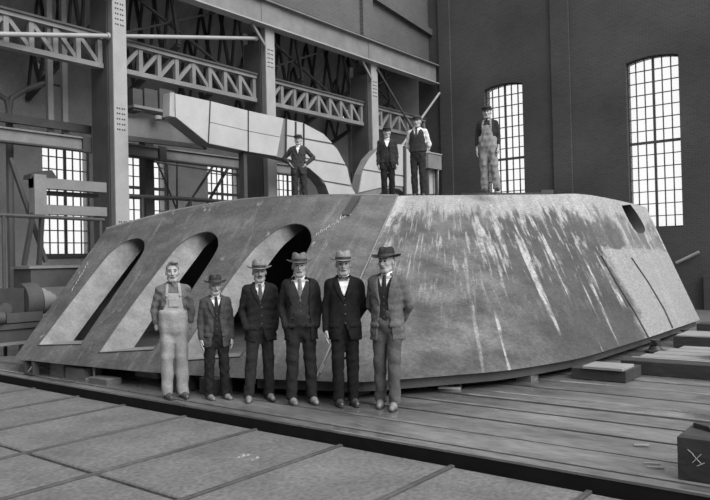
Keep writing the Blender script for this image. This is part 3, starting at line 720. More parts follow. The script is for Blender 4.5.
G = 'hangers above the runway beam'
for k, (x, ya) in enumerate(((49.5, 72), (64, 70))):
    a, b = onY(x, ya, 16.9), onY(x, 139, 16.9)
    tag(MB((a.x, 16.9, b.z)).box(a.x-.07, a.x+.07, 16.85, 16.97, b.z, 11.8).build('hanger', STEEL), ('grey upright hanger behind runway beam, nearer the bracket', 'grey upright hanger behind runway beam, nearer the tall column')[k], 'hanger', G)
a, b = onY(-30, 112, 16.9), onY(92, 133, 16.9)
tag(MB(a).bar((a.x, 16.778, (a.z+b.z)/2), (b.x+.2, 16.778, (a.z+b.z)/2), .14, .2).build('longitudinal_timber', WOODD), 'dark longitudinal timber just above the runway beam, before the hangers', 'timber')
a = onY(9, 112, 17.05); c = onY(9, 85, 17.05); d = onY(25, 90, 17.05); e = onY(-8, 90, 17.05)
t = thing('bracket_post', 'dark forked bracket post behind runway beam', 'bracket', (a.x, 17.05, -.2)); og = t.location
MB(og).tube([(a.x, 17.05, -.2), (a.x+.001, 17.05, a.z)], .09, 8).build('post', STEELD, t)
MB(og).tube([a, a.lerp(d, .4)+Vector((-.1, 0, .1)), d, d+Vector((.5, 0, .25))], .07, 8).build('curved_arm', STEELD, t, True)
MB(og).tube([a, a.lerp(e, .4)+Vector((.1, 0, .1)), e], .07, 8).build('curved_arm', STEELD, t, True)

# ================================================================== MACHINE TOOLS AT THE LEFT
Yf = 14.4
a, b = onY(31, 178.5, Yf), onY(104, 182, Yf); zt1 = (a.z+b.z)/2; c, d = onY(31, 206, Yf), onY(104, 206, Yf); zt2 = (c.z+d.z)/2
t = thing('machine_frame', 'pale two-rail machine tool cross frame on dark legs beside tall column', 'machine', (a.x+.8, Yf, 1.7)); og = t.location
MB(og).box(a.x, b.x, Yf-.1, Yf+.12, zt1-.22, zt1).build('cross_rail', STEEL, t)
MB(og).box(a.x+.02, b.x, Yf-.1, Yf+.12, zt2-.2, zt2).build('cross_rail', STEEL, t)
MB(og).box(a.x, a.x+.26, Yf-.14, Yf+.1, zt2-.22, zt1+.06).build('end_block', STEEL, t)
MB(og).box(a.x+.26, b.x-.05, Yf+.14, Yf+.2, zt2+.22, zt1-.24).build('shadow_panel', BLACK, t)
h = MB(og); hp = [onY(x, y, Yf-.05) for x, y in ((30, 178.5), (31, 174), (40, 171), (52, 170), (56, 176), (56, 178.5))]; h.prism(hp, (0, .3, 0)).build('motor_hood', BLACK, t)
BT = onY(22, 266, Yf).z
for p, q in (((33, 213), (24, 264)), ((42, 215), (39, 264)), ((99, 212), (99, 250))):
    e_ = onY(*q, Yf); e_.z = BT+.012; MB(og).bar(onY(*p, Yf), e_, .075, .10, (0, 1, 0)).build('leg', BLACK, t)
MB(og).bar(onY(10, 158, Yf+.2), onY(46, 262, Yf+.2), .07, .09, (0, 1, 0)).build('brace', STEELD, t)
a, b = onY(22, 266, Yf), onY(76, 283, Yf)
t = thing('work_bench', 'dark heavy bench with pale top edge carrying the machine frame legs', 'bench', (a.x+.8, Yf, -.13)); og = t.location
MB(og).box(a.x, a.x+2.4, Yf-.3, Yf+.5, a.z-.06, a.z-.005).build('bench_top', STEEL, t)
MB(og).box(a.x+.05, a.x+2.35, Yf-.26, Yf+.46, a.z-.45, a.z-.06).build('apron', STEELD, t)
for dx in (.1, 2.1): MB(og).box(a.x+dx, a.x+dx+.2, Yf-.2, Yf+.4, -.13, a.z-.45).build('leg', STEELD, t)
# lathe
Yl = 13.62; z0 = onY(20, 322, Yl).z; hc = onY(24, 302, Yl)
t = thing('lathe', 'old lathe with drum headstock and stepped pulley beside the casing', 'lathe', (hc.x, Yl, -.13)); og = t.location
MB(og).box(hc.x-4, hc.x+1.6, Yl-.32, Yl+.32, z0-.1, z0).build('bed', STEELD, t)
MB(og).box(hc.x-3.9, hc.x+1.5, Yl-.28, Yl+.28, z0-.34, z0-.1).build('bed_side', STEELD, t)
MB(og).box(hc.x-4, hc.x+1.55, Yl-.3, Yl+.3, z0-.4, z0-.34).build('bed_rail', STEEL, t)
for dx in (-3.2, -1.2, .8): MB(og).box(hc.x+dx, hc.x+dx+.5, Yl-.26, Yl+.26, -.13, z0-.4).build('leg', STEELD, t)
hz = hc.z
MB(og).lathe((hc.x-.1, Yl, hz), (1, 0, 0), [(0, .20), (.02, .36), (.3, .38), (.34, .34), (.34, .2)], 28).build('drum', STEELD, t, True)
MB(og).lathe((hc.x+.24, Yl, hz), (1, 0, 0), [(0, .26), (.14, .26), (.14, .2), (.26, .2), (.26, .13), (.36, .13), (.36, .05), (.5, .05)], 24).build('step_pulley', STEEL, t, True)
MB(og).box(hc.x-.75, hc.x-.12, Yl-.25, Yl+.2, z0, hz+.28).build('headstock', BLACK, t)
MB(og).lathe((hc.x-.5, Yl-.27, hz-.1), (0, -1, 0), [(0, .12), (.04, .12), (.05, .04)], 16).build('hand_wheel', STEELD, t, True)
MB(og).lathe((hc.x-.85, Yl-.3, z0+.12), (1, 0, 0), [(0, .12), (.3, .12)], 16).build('gear', STEELD, t, True)
MB(og).box(hc.x-.5, hc.x+.2, Yl-.34, Yl-.27, z0+.02, z0+.2).build('gear_guard', STEELD, t)

# ================================================================== BLOCKS, TIMBERS AND JACKS
def block(name, label, cat, x0, x1, y0, y1, z0, z1, m, group=None, c=.01):
    return tag(MB(((x0+x1)/2, (y0+y1)/2, z0)).chamf(x0, x1, y0, y1, z0, z1, c).build(name, m), label, cat, group)
G = 'packing under the portal plate'
block('timber_block', 'square timber packing block beside the clamp at the casing corner', 'block', 5.62, 5.95, 10.05, 10.42, .0, .215, WOOD, G)
block('timber_block', 'wide low timber block under the first portal', 'block', 5.60, 5.88, 9.45, 9.95, .0, .17, WOOD, G)
block('timber_block', 'pale whitened packing block under the second portal', 'block', 6.25, 6.55, 8.62, 9.15, .0, .215, WHITED, G)
block('timber_block', 'loose tilted timber offcut lying by the thin prop', 'block', 5.52, 5.75, 8.75, 9.2, .0, .09, WOOD, G)
block('timber_block', 'dark timber block behind the man in pale overalls', 'block', 5.75, 6.0, 7.45, 7.75, .0, .215, WOODD, G)
block('timber_block', 'dark timber block beside the legs of the man in pale overalls', 'block', 5.82, 6.1, 6.85, 7.15, .0, .215, WOODD, G)
block('timber_block', 'timber packing block behind the man with a bow tie', 'block', 6.75, 7.0, 5.35, 5.6, .0, .2, WOODD, G)
block('timber_block', 'small wedge block under the base band of the side shell', 'block', 8.72, 8.95, 4.0, 4.22, .0, .085, WOOD, G)
t = thing('clamp', 'small iron screw clamp at the left bottom corner of the casing', 'clamp', (5.5, 10.72, 0)); og = t.location
MB(og).box(5.45, 5.55, 10.62, 10.66, 0, .2).build('jaw', STEELD, t); MB(og).box(5.45, 5.55, 10.86, 10.9, 0, .2).build('jaw', STEELD, t)
MB(og).bar((5.5, 10.66, .17), (5.5, 10.86, .02), .03, .03).build('screw', STEELL, t); MB(og).box(5.45, 5.55, 10.66, 10.86, .0, .03).build('foot', STEELD, t)
t = thing('prop', 'thin upright iron prop under the portal plate with pale wedge foot', 'prop', (5.66, 9.28, 0)); og = t.location
MB(og).tube([(5.66, 9.28, 0), (5.66, 9.28, .215)], .018, 8).build('rod', STEEL, t); MB(og).chamf(5.58, 5.74, 9.23, 9.38, 0, .05, .01).build('wedge_foot', WOODL, t)
# small bracket at the base band
b0 = onz(447, 391, 0)
t = thing('bracket', 'small pale T-shaped bracket lying under the base band', 'bracket', b0); og = t.location
MB(og).bar(b0+Vector((-.02, .12, .035)), b0+Vector((.16, -.1, .02)), .045, .03).build('arm', STEELL, t)
MB(og).box(b0.x+.10, b0.x+.13, b0.y-.01, b0.y+.04, .0, .17).build('stem', STEELD, t)
MB(og).box(b0.x+.19, b0.x+.23, b0.y-.08, b0.y-.03, .0, .17).build('stem', STEELD, t)
# long timbers on the deck at the right
block('timber_bearer', 'dark squared bearer under the right part of the casing', 'timber', 9.25, 9.9, 2.95, 3.66, .005, .15, WOODD, c=.008)
block('pale_board', 'pale board lying on the dark bearer by the side shell', 'board', 9.22, 9.7, 2.98, 3.5, .15, .185, WOODL, c=.006)
block('long_timber', 'long dark timber lying across the deck planks beyond the bearer', 'timber', 10.0, 10.32, -3.5, 3.25, .005, .19, WOODD, c=.012)
G = 'pale boards behind the long timber'
for k in range(5):
    block('deck_board', 'pale weathered board laid level behind the long dark timber', 'board', 10.36+.36*k, 10.68+.36*k, -3.5, 3.3-.09*k, .005, .15+.004*k, WOODL, G, .006)
block('timber_baulk', 'short dark timber baulk lying on the pale boards', 'timber', 10.75, 11.2, -1.0, onz(691, 347, .4).y*.96, .17, .42, WOODD)
block('long_timber', 'long dark timber beyond the pale boards below the end of the casing', 'timber', 13.1, 13.4, -3.5, 3.35, .005, .20, WOODD)
block('deck_board', 'single pale board resting on the farther long timber', 'board', 13.1, 13.9, -3.5, 3.3, .202, .23, WOODL)
block('timber_stack', 'dark stacked timber beside the far end of the casing', 'timber', 15.0, 15.4, -3.5, 3.4, -.1, .26, WOODD)
block('deck_board', 'pale board end on the dark timber stack', 'board', 15.0, 15.38, -3.5, 2.9, .262, .30, WOODL)
# screw jacks
for k, (x, y, lab) in enumerate(((643.5, 350, 'black screw jack under the side shell nearer the pale board'), (673, 342, 'tall black screw jack under the far end of the side shell'))):
    p = onz(x, y, .17 if k == 0 else .2); p.y = 3.44
    zb_ = .005
    p.x = 12.35 if k == 0 else 14.25
    t = thing('screw_jack', lab, 'jack', (p.x, p.y, zb_), group='screw jacks'); og = t.location
    hgt = .21
    MB(og).lathe(og, (0, 0, 1), [(0, .16), (.03, .16), (.05, .11), (hgt*.6, .07), (hgt*.6, .09), (hgt*.66, .09)], 18).build('body', BLACK, t, True)
    MB(og).lathe(og, (0, 0, 1), [(hgt*.6, .04), (hgt*.9, .04)], 12).build('screw', STEEL, t)
    MB(og).lathe(og, (0, 0, 1), [(hgt*.88, .08), (hgt, .08)], 14).build('head', BLACK, t)
    MB(og).bar(Vector(og)+Vector((-.2, -.1, hgt*.78)), Vector(og)+Vector((.2, .1, hgt*.78)), .03, .03).build('lever', BLACK, t)
# squared timber block in the right foreground with an iron dog on top
t = thing('squared_timber_block', 'large dark squared timber block with an iron staple on top', 'block', (5.62, 1.15, 0)); og = t.location
bx0, bx1, by0, by1 = 5.50, 5.98, .75, 1.40
bk = MB(og).chamf(bx0, bx1, by0, by1, .005, .33, .02).build('baulk', WOODD, t)
MB(og).bar((5.80, 1.34, .35), (5.72, 1.2, .345), .05, .035).build('iron_staple', BLACK, t)
MB(og).bar((5.72, 1.22, .335), (5.70, 1.20, .36), .05, .03).build('staple_end', BLACK, t)
ck = MB(og)
for p, q in (((1.30, .14), (1.24, .21)), ((1.24, .14), (1.30, .2)), ((1.27, .12), (1.22, .15)), ((1.29, .2), (1.33, .23))):
    ck.tube([(bx0-.003, p[0], p[1]), (bx0-.001, q[0], q[1])], .003, 5)
ck.build('chalk_mark', CHALK, bk)
# litter on the deck and slabs
for k, (x, y, z) in enumerate(((651, 464, 0), (655, 468, 0), (641, 445.5, 0))):
    p = onz(x, y, z); tag(MB(p).bar(p+Vector((-.03, .05, .006)), p+Vector((.02, -.06, .006)), .035, .012).build('wood_chip', WOODL), 'pale wood chip lying on the deck beside the squared block', 'chip', 'wood chips on the deck')
lc = random.Random(9)
for k in range(5):
    p = onz(238+k*4.6, 458+lc.uniform(-2.5, 2.5), ZLOW); s = lc.uniform(.015, .035)
    tag(MB(p).add([p+Vector((a*s, b*s, h*s)) for a, b, h in ((-1, -.6, 0), (1, -.8, 0), (.8, .9, 0), (-.9, .7, 0), (-.4, -.3, .7), (.5, .2, .6))],
        [(3, 2, 1, 0), (0, 1, 5, 4), (1, 2, 5), (2, 3, 4, 5), (3, 0, 4)]).build('rubble_bit', WOODL), 'small pale crumb of rubble on a concrete slab', 'rubble', 'crumbs on the slab')
# plank and tool on the casing top
pa, pb = onz(462, 194.3, ZT+.03), onz(543, 193.9, ZT+.03)
tag(MB(pa).bar(pa+Vector((.2, .2, .02)), pb+Vector((.2, .2, .02)), .3, .04).build('plank', WOODD), 'dark plank lying along the casing top by the overalled man', 'plank')
p = onz(553, 193.5, ZT+.03)
t = thing('sledge_hammer', 'small dark hammer head lying on the casing top', 'hammer', p+Vector((.25, .25, 0))); og = t.location
MB(og).bar(Vector(og)+Vector((-.1, .1, .06)), Vector(og)+Vector((.1, -.1, .06)), .1, .1).build('head', BLACK, t)
MB(og).tube([Vector(og)+Vector((0, 0, .06)), Vector(og)+Vector((.3, .35, .02))], .02, 8).build('handle', WOOD, t)
# pipe with pale joints low on the end wall
tag(MB(onX(680, 261, XE-.12)).tube([onX(676, 263, XE-.12), onX(699, 252, XE-.12)], .05, 8).build('wall_pipe', STEELL), 'short pale slanting pipe low on the brick end wall', 'pipe')
# PEOPLE_HERE
# ================================================================== PEOPLE
def smin(a, b, k):
    if k <= 0: return np.minimum(a, b)
    h = np.maximum(k-np.abs(a-b), 0)/k
    return np.minimum(a, b)-h*h*k*.25
class Fld:
    """distance field on a rectilinear grid, turned into a mesh by surface nets"""
    def __init__(s, xs, ys, zs):
        s.xs, s.ys, s.zs = (np.asarray(a, np.float32) for a in (xs, ys, zs))
        s.f = np.full((len(xs), len(ys), len(zs)), .06, np.float32)
        s.rs = 1.; s.X, s.Y, s.Z = s.xs[:, None, None], s.ys[None, :, None], s.zs[None, None, :]
    @staticmethod
    def box(lo, hi, h): return Fld(*[np.arange(lo[i], hi[i]+h, h) for i in range(3)])
    def sub(s, lo, hi):
        sl = []
        for a, l, h in ((s.xs, lo[0], hi[0]), (s.ys, lo[1], hi[1]), (s.zs, lo[2], hi[2])):
            i, j = np.searchsorted(a, l), np.searchsorted(a, h); sl.append(slice(max(i-1, 0), min(j+1, len(a))))
        return tuple(sl)
    def cap(s, p, q, r1, r2=None, k=.02, cut=False):
        r2 = r1 if r2 is None else r2; r1 *= s.rs; r2 *= s.rs; p = np.asarray(p, float); q = np.asarray(q, float); m = max(r1, r2)+.05
        sl = s.sub(np.minimum(p, q)-m, np.maximum(p, q)+m); x, y, z = s.xs[sl[0]][:, None, None], s.ys[sl[1]][None, :, None], s.zs[sl[2]][None, None, :]
        if 0 in (x.size, y.size, z.size): return s
        d = q-p; L2 = max(float(d@d), 1e-9)
        t = np.clip(((x-p[0])*d[0]+(y-p[1])*d[1]+(z-p[2])*d[2])/L2, 0, 1)
        e = np.sqrt((x-p[0]-t*d[0])**2+(y-p[1]-t*d[1])**2+(z-p[2]-t*d[2])**2)-(r1+(r2-r1)*t)
        s.f[sl] = np.maximum(s.f[sl], -e) if cut else smin(s.f[sl], e.astype(np.float32), k); return s
    def ell(s, c, r, k=.02, yaw=0., cut=False):
        r = [a*s.rs for a in r]; m = max(r)+.05; sl = s.sub(np.asarray(c)-m, np.asarray(c)+m); x, y, z = s.xs[sl[0]][:, None, None]-c[0], s.ys[sl[1]][None, :, None]-c[1], s.zs[sl[2]][None, None, :]-c[2]
        if 0 in (x.size, y.size, z.size): return s
        ca, sa = math.cos(yaw), math.sin(yaw); xr = x*ca+y*sa; yr = -x*sa+y*ca
        e = (np.sqrt((xr/r[0])**2+(yr/r[1])**2+(z/r[2])**2)-1)*min(r)
        s.f[sl] = np.maximum(s.f[sl], -e) if cut else smin(s.f[sl], e.astype(np.float32), k); return s
    def stack(s, lv, n=2.3, k=.02, off=0., zlo=-9, zhi=9):
        s.f = smin(s.f, s.stackd(lv, n, off, zlo, zhi), k); return s
    def stackd(s, lv, n=2.3, off=0., zlo=-9, zhi=9):
        lv = np.asarray(lv); z = s.zs; w_ = np.interp(z, lv[:, 0], lv[:, 1])+off; d_ = np.interp(z, lv[:, 0], lv[:, 2])+off; yc = np.interp(z, lv[:, 0], lv[:, 3])
        w_, d_, yc = (a[None, None, :].astype(np.float32) for a in (w_, d_, yc))
        q = (np.abs(s.X/w_)**n+np.abs((s.Y-yc)/d_)**n)**(1/n)
        e = (q-1)*np.minimum(w_, d_)
        return np.maximum(np.maximum(e, max(zlo, lv[0, 0])-s.Z), s.Z-min(zhi, lv[-1, 0])).astype(np.float32)
    def folds(s, amp, seed, zb=1.):
        r = np.random.RandomState(seed); a = 0
        for _ in range(6):
            k = r.normal(size=3)*np.array([1, .8, 1.1*zb]); k /= np.linalg.norm(k); k *= 2*math.pi/r.uniform(.07, .19)
            a = a+np.sin(s.X*k[0]+s.Y*k[1]+s.Z*k[2]+r.uniform(0, 6.3))
        s.f = s.f+(amp*a/2.2).astype(np.float32)*(np.abs(s.f) < .05); return s
    def mesh(s):
        f = s.f.copy()
        for ax in range(3):
            for e in (0, -1):
                ix = [slice(None)]*3; ix[ax] = e; f[tuple(ix)] = np.maximum(f[tuple(ix)], 1e-3)
        ins = f < 0; nx, ny, nz = f.shape
        cnt = np.zeros((nx-1, ny-1, nz-1), np.int8)
        for a in (0, 1):
            for b in (0, 1):
                for c in (0, 1): cnt += ins[a:nx-1+a, b:ny-1+b, c:nz-1+c]
        act = np.argwhere((cnt > 0) & (cnt < 8)); idx = np.full(cnt.shape, -1, np.int64); idx[tuple(act.T)] = np.arange(len(act))
        acc = np.zeros((len(act), 3)); num = np.zeros(len(act)); co = [(a, b, c) for a in (0, 1) for b in (0, 1) for c in (0, 1)]
        G = [s.xs.astype(float), s.ys.astype(float), s.zs.astype(float)]
        for p in co:
            for ax in range(3):
                if p[ax]: continue
                q = list(p); q[ax] = 1
                A = act+np.array(p); B = act+np.array(q); va = f[tuple(A.T)]; vb = f[tuple(B.T)]; m = (va < 0) != (vb < 0)
                if not m.any(): continue
                t = va[m]/(va[m]-vb[m])
                pa = np.stack([G[i][A[m][:, i]] for i in range(3)], 1); pb = np.stack([G[i][B[m][:, i]] for i in range(3)], 1)
                acc[m] += pa+(pb-pa)*t[:, None]; num[m] += 1
        V = acc/num[:, None]; Fq = []
        for ax in range(3):
            sl0 = [slice(None)]*3; sl1 = [slice(None)]*3; sl0[ax] = slice(0, -1); sl1[ax] = slice(1, None)
            A = ins[tuple(sl0)]; B = ins[tuple(sl1)]; e = np.argwhere(A != B); o1, o2 = [(1, 2), (2, 0), (0, 1)][ax]
            ok = (e[:, o1] > 0) & (e[:, o2] > 0) & (e[:, o1] < f.shape[o1]-1) & (e[:, o2] < f.shape[o2]-1); e = e[ok]; fl_ = A[tuple(e.T)]
            d1 = np.zeros(3, int); d1[o1] = 1; d2 = np.zeros(3, int); d2[o2] = 1
            qd = np.stack([idx[tuple(x.T)] for x in (e-d1-d2, e-d2, e, e-d1)], 1); qd[~fl_] = qd[~fl_][:, ::-1]; Fq.append(qd)
        return V, np.concatenate(Fq) if Fq else np.zeros((0, 4), int)
def np_mesh(name, parts):
    """one mesh from several (verts, quads)"""
    vs_, fs_, n = [], [], 0
    for v, f in parts: vs_.append(v); fs_.append(f+n); n += len(v)
    V = np.concatenate(vs_); Q = np.concatenate(fs_)
    me = bpy.data.meshes.new(name); me.vertices.add(len(V)); me.vertices.foreach_set('co', V.astype(np.float32).ravel())
    me.loops.add(len(Q)*4); me.loops.foreach_set('vertex_index', Q.astype(np.int32).ravel())
    me.polygons.add(len(Q)); me.polygons.foreach_set('loop_start', np.arange(0, len(Q)*4, 4, dtype=np.int32))
    me.update(); me.validate(); return me
def cloth(name, g, rough=.9): return mat(name, g, rough, .22, 6., bump=.35, bscale=35, fine=.16, spec=.1)
SKIN = mat('skin', .33, .55, .1, 8., spec=.35); SKIND = mat('lips', .09, .6, .1, 8.)
HAIRD = mat('dark_hair', .045, .6, .3, 30.); HAIRG = mat('grey_hair', .30, .7, .3, 30.); HAIRB = mat('brown_hair', .17, .6, .3, 30.)
EYE = mat('eye', .03, .3, .1, 5.); EYEW = mat('eye_white', .5, .4, .1, 5.)
SHIRTW = cloth('white_shirt', .72); LEATHER = mat('shoe_leather', .05, .35, .4, 8., spec=.6); LEATHERD = mat('dusty_shoe_leather', .16, .5, .5, 9., spec=.5); SOLE = mat('shoe_sole', .04, .7)

BODYLV = [(.86, .08, .05, 0), (.98, .145, .09, 0), (1.08, .14, .095, 0), (1.25, .16, .105, 0), (1.36, .165, .10, .01), (1.43, .10, .075, .015)]
COATLV = [(.72, .205, .140, .01), (.86, .205, .140, .005), (1.0, .187, .128, 0), (1.10, .178, .122, 0), (1.25, .188, .126, 0), (1.34, .180, .116, .008), (1.395, .135, .098, .015), (1.435, .085, .078, .02), (1.46, .07, .07, .02)]
ARMS = {
 'hang': ((.172, .012, 1.36), (.215, .035, 1.095), (.222, -.03, .855)),
 'pocket': ((.172, .012, 1.36), (.226, .065, 1.105), (.185, -.06, .90)),
 'back': ((.172, .012, 1.36), (.238, .085, 1.10), (.13, .165, .93)),
 'hips': ((.172, .012, 1.36), (.375, .075, 1.155), (.215, -.055, 1.0)),
 'side_pocket': ((.172, .012, 1.36), (.240, .06, 1.095), (.215, .05, .87))}

def person(label, px, py, depth=None, z=0., scale=1., turn=0., h=.0095, head_yaw=0., arms=('hang', 'hang'), feet=((.10, 0, 0), (.10, 0, 0)), hands=(True, True),
           kind='suit', coat=.05, vest=None, trouser=.05, shirt=.72, hat=None, hat_g=.3, tie='tie', tie_g=.08, open_=0., vz=1.16, hair=None, moustache=None, shoes=None, overall=.4, seed=1, group=None, lean=0., cut=1.):
    pos = onz(px, py, z) if depth is None else ond(px, py, depth)
    if depth is not None: pos.z = z
    to = Vector((CAM.x-pos.x, CAM.y-pos.y, 0)).normalized()
    if depth is None: pos = pos-to*.10*scale
    yaw = math.atan2(to.y, to.x)+math.pi/2+turn
    t = thing('person', label, 'person', pos, yaw, group, (scale*.94, scale*.97, scale*.997))
    sd = (-1, 1)
    A = []
    for i, s_ in enumerate(sd):
        a = [np.array((p[0]*s_, p[1], p[2])) for p in ARMS[arms[i]]]; A.append(a)
    LG = []
    for i, s_ in enumerate(sd):
        fx, fy, ft = feet[i]; an = np.array((fx*s_, fy+.02, .085)); hp = np.array((.088*s_, .0, .90)); kn = (hp+an)/2+np.array((0, -.015-abs(fy)*.12, .03)); LG.append((hp, kn, an))
    # ---------------- body: one continuous skin mesh (head, neck, trunk, limbs) + finely meshed hands
    ca, sa = math.cos(head_yaw), math.sin(head_yaw); HS = 1.10
    def H(x, y, z_): y0 = y-.01; x, y0, z_ = x*HS, y0*HS, 1.456+(z_-.024-1.47)*HS; return np.array((x*ca-y0*sa, .01+x*sa+y0*ca, z_))
    xs = np.concatenate([np.arange(-.44, -.11, .013), np.arange(-.109, .110, .0058), np.arange(.116, .44, .013)])
    zs = np.concatenate([np.arange(.02, 1.38, .016), np.arange(1.385, 1.745, .0058)]); ys = np.arange(-.24, .26, .0068)
    F = Fld(xs, ys, zs); F.stack(BODYLV, 2.2, .02, -.012)
    for a in A: F.cap(a[0]+(0, 0, -.03), a[1], .042, .036, .03).cap(a[1], a[2], .036, .026, .02)
    for l in LG: F.cap(l[0], l[1], .075, .05, .04).cap(l[1], l[2], .05, .034, .02)
    F.cap((0, .03, 1.38), H(0, .02, 1.55), .056, .054, .03)
    F.rs = HS
    F.ell(H(0, .015, 1.632), (.074, .094, .088), .02, head_yaw).ell(H(0, -.022, 1.575), (.060, .068, .082), .03, head_yaw)
    F.cap(H(-.022, -.058, 1.512), H(.022, -.058, 1.512), .020, .020, .025)                         # chin
    F.cap(H(-.05, -.005, 1.535), H(-.03, -.05, 1.515), .02, .018, .02).cap(H(.05, -.005, 1.535), H(.03, -.05, 1.515), .02, .018, .02)   # jaw
    F.cap(H(-.040, -.072, 1.634), H(.040, -.072, 1.634), .011, .011, .016)                         # brow
    for s_ in sd:
        F.ell(H(.040*s_, -.066, 1.585), (.019, .015, .016), .02, head_yaw)                          # cheek
        F.ell(H(.030*s_, -.094, 1.612), (.016, .014, .011), cut=True, yaw=head_yaw)                 # eye socket
        F.ell(H(.077*s_, .012, 1.598), (.010, .022, .031), .008, head_yaw)                          # ear
    F.cap(H(0, -.084, 1.618), H(0, -.106, 1.580), .009, .013, .010).cap(H(-.012, -.092, 1.574), H(.012, -.092, 1.574), .008, .008, .008)   # nose
    F.cap(H(-.018, -.084, 1.548), H(.018, -.084, 1.548), .008, .008, .010)                         # mouth
    parts = [F.mesh()]
    for i, s_ in enumerate(sd):
        if not hands[i]: continue
        wv = A[i][2]; ax = A[i][2]-A[i][1]; ax /= np.linalg.norm(ax)
        if arms[i] == 'hips': ax = np.array((-.55*s_, -.25, -.75)); ax /= np.linalg.norm(ax)
        fw = np.array((0, -1., 0)); fw -= ax*(fw@ax); fw /= np.linalg.norm(fw); nr = np.cross(ax, fw)
        if nr[0]*s_ > 0: nr = -nr                       # palm turned to the thigh
        hf = Fld.box((-.06, -.06, -.02), (.075, .06, .20), .0042)
        hf.cap((0, 0, -.01), (0, 0, .02), .026, .028, .01)
        for j, (bx, ln, r_) in enumerate(((.030, .072, .0088), (.0105, .080, .0092), (-.010, .075, .0088), (-.029, .058, .008))):
            hf.cap((bx*.55, 0, .02), (bx, 0, .088), .016, .0125, .014)
            k1 = (bx*1.12, .010, .088+ln*.45); k2 = (bx*1.16, .030, .088+ln*.95); hf.cap((bx, 0, .085), k1, r_+.0012, r_, .003).cap(k1, k2, r_, r_*.85, .003)
        hf.cap((.018, .004, .022), (.046, .014, .062), .015, .012, .010).cap((.046, .014, .062), (.050, .024, .100), .0115, .009, .004)
        v, q = hf.mesh(); R_ = np.stack([fw, nr, ax], 0)
        if np.linalg.det(R_) < 0: q = q[:, ::-1]
        parts.append((wv+v@R_, q))
    body = link('body', np_mesh('body', parts), SKIN, t, True)
    # face details
    for s_ in sd:
        c = H(.030*s_, -.081, 1.612); m_ = MB(); m_.lathe(c+np.array((0, 0, -.0085)), (0, 0, 1), [(0, .004), (.004, .010), (.0085, .0125), (.013, .010), (.017, .004)], 10); m_.build('eye', EYE, t, True)
        MB().tube([H(.014*s_, -.090, 1.634), H(.032*s_, -.088, 1.638), H(.048*s_, -.074, 1.632)], .0055, 6).build('eyebrow', HAIRG if moustache == 'grey' else HAIRD, t)
    MB().tube([H(-.024, -.083, 1.546), H(-.010, -.094, 1.548), H(.010, -.094, 1.548), H(.024, -.083, 1.546)], .0062, 6).build('lips', SKIND, t, True)
    if moustache:
        MB().tube([H(-.024, -.086, 1.558), H(-.010, -.097, 1.564), H(0, -.099, 1.565), H(.010, -.097, 1.564), H(.024, -.086, 1.558)], .0075, 8).build('moustache', HAIRG if moustache == 'grey' else HAIRD, t, True)
    hm = {'grey': HAIRG, 'brown': HAIRB}.get(hair, HAIRD)
    F = Fld.box((-.11, -.14, 1.44), (.11, .14, 1.745), .0065 if h < .011 else .009)
    F.rs = HS
    F.ell(H(0, .018, 1.640), (.080, .100, .092) if hat else (.078, .099, .096), .01, head_yaw)
    if hat is None: F.ell(H(.02, -.045, 1.716), (.045, .05, .022), .03, head_yaw)
    xr = F.X*ca+(F.Y-.01)*sa; yr = -F.X*sa+(F.Y-.01)*ca
    hl = 1.456+(1.668-1.47)*HS if hat is None else 1.456+(1.636-1.47)*HS
    keep = np.minimum(np.maximum(hl-F.Z, -1+0*yr), np.maximum(-(yr+.0)+.0+0*F.Z, 1.565-F.Z+0*yr))      # above the hairline, or behind the ears
    F.f = np.maximum(F.f, np.minimum(hl-F.Z+0*yr-(.075*np.clip((np.abs(xr)-.02)/.055, 0, 1)**2+.010*np.sin(xr*160) if hat is None else 0*yr), np.maximum(-yr+.012+0*F.Z, 1.505-F.Z+0*yr)))
    F.folds(.0016, seed)
    link('hair', np_mesh('hair', [F.mesh()]), hm, t, True)
    # ---------------- trousers
    tm = cloth('trouser_%d' % round(trouser*1000), trouser); om = mat('overall_%d' % round(overall*1000), overall, .9, .32, 3., bump=.35, bscale=35, fine=.1, spec=.1)
    F = Fld.box((-.36, -.26, .03), (.36, .26, 1.36 if kind == 'overalls' else 1.06), h)
    F.stack([(.70, .06, .04, .005), (.76, .12, .07, .005), (.82, .16, .10, .005), (.90, .175, .125, .005), (1.0, .165, .118, 0), (1.05, .16, .113, 0)], 2.2, .03)
    for l in LG: F.cap(l[0]+np.array((0, 0, -.02)), l[1], .094 if kind != 'overalls' else .097, .076 if kind != 'overalls' else .082, .022).cap(l[1], l[2]+np.array((0, .008, -.02)), .076 if kind != 'overalls' else .082, .066 if kind != 'overalls' else .078, .015)
    if kind == 'overalls':
        d = F.stackd(COATLV, 2.3, -.004)
        up = F.stackd([(.72, .06, .04, .005), (.78, .12, .07, .005), (.84, .165, .105, .005), (.92, .182, .128, .005), (1.0, .186, .130, 0), (1.10, .184, .128, 0)], 2.3)
        bib = np.maximum(np.maximum(d-.006, F.Z-1.315), np.maximum(np.abs(F.X)-(.105+.25*np.maximum(1.2-F.Z, 0)), F.Y+.02))
        F.f = smin(smin(F.f, up, .05), np.maximum(bib, 1.0-F.Z), 0)
    F.f = np.maximum(F.f, .045-F.Z); F.folds(.0046 if kind != 'overalls' else .0060, seed+3, .7)
    tr_ = link('overalls' if kind == 'overalls' else 'trousers', np_mesh('trousers', [F.mesh()]), om if kind == 'overalls' else tm, t, True)
    # ---------------- shoes
    sh = shoes or LEATHER
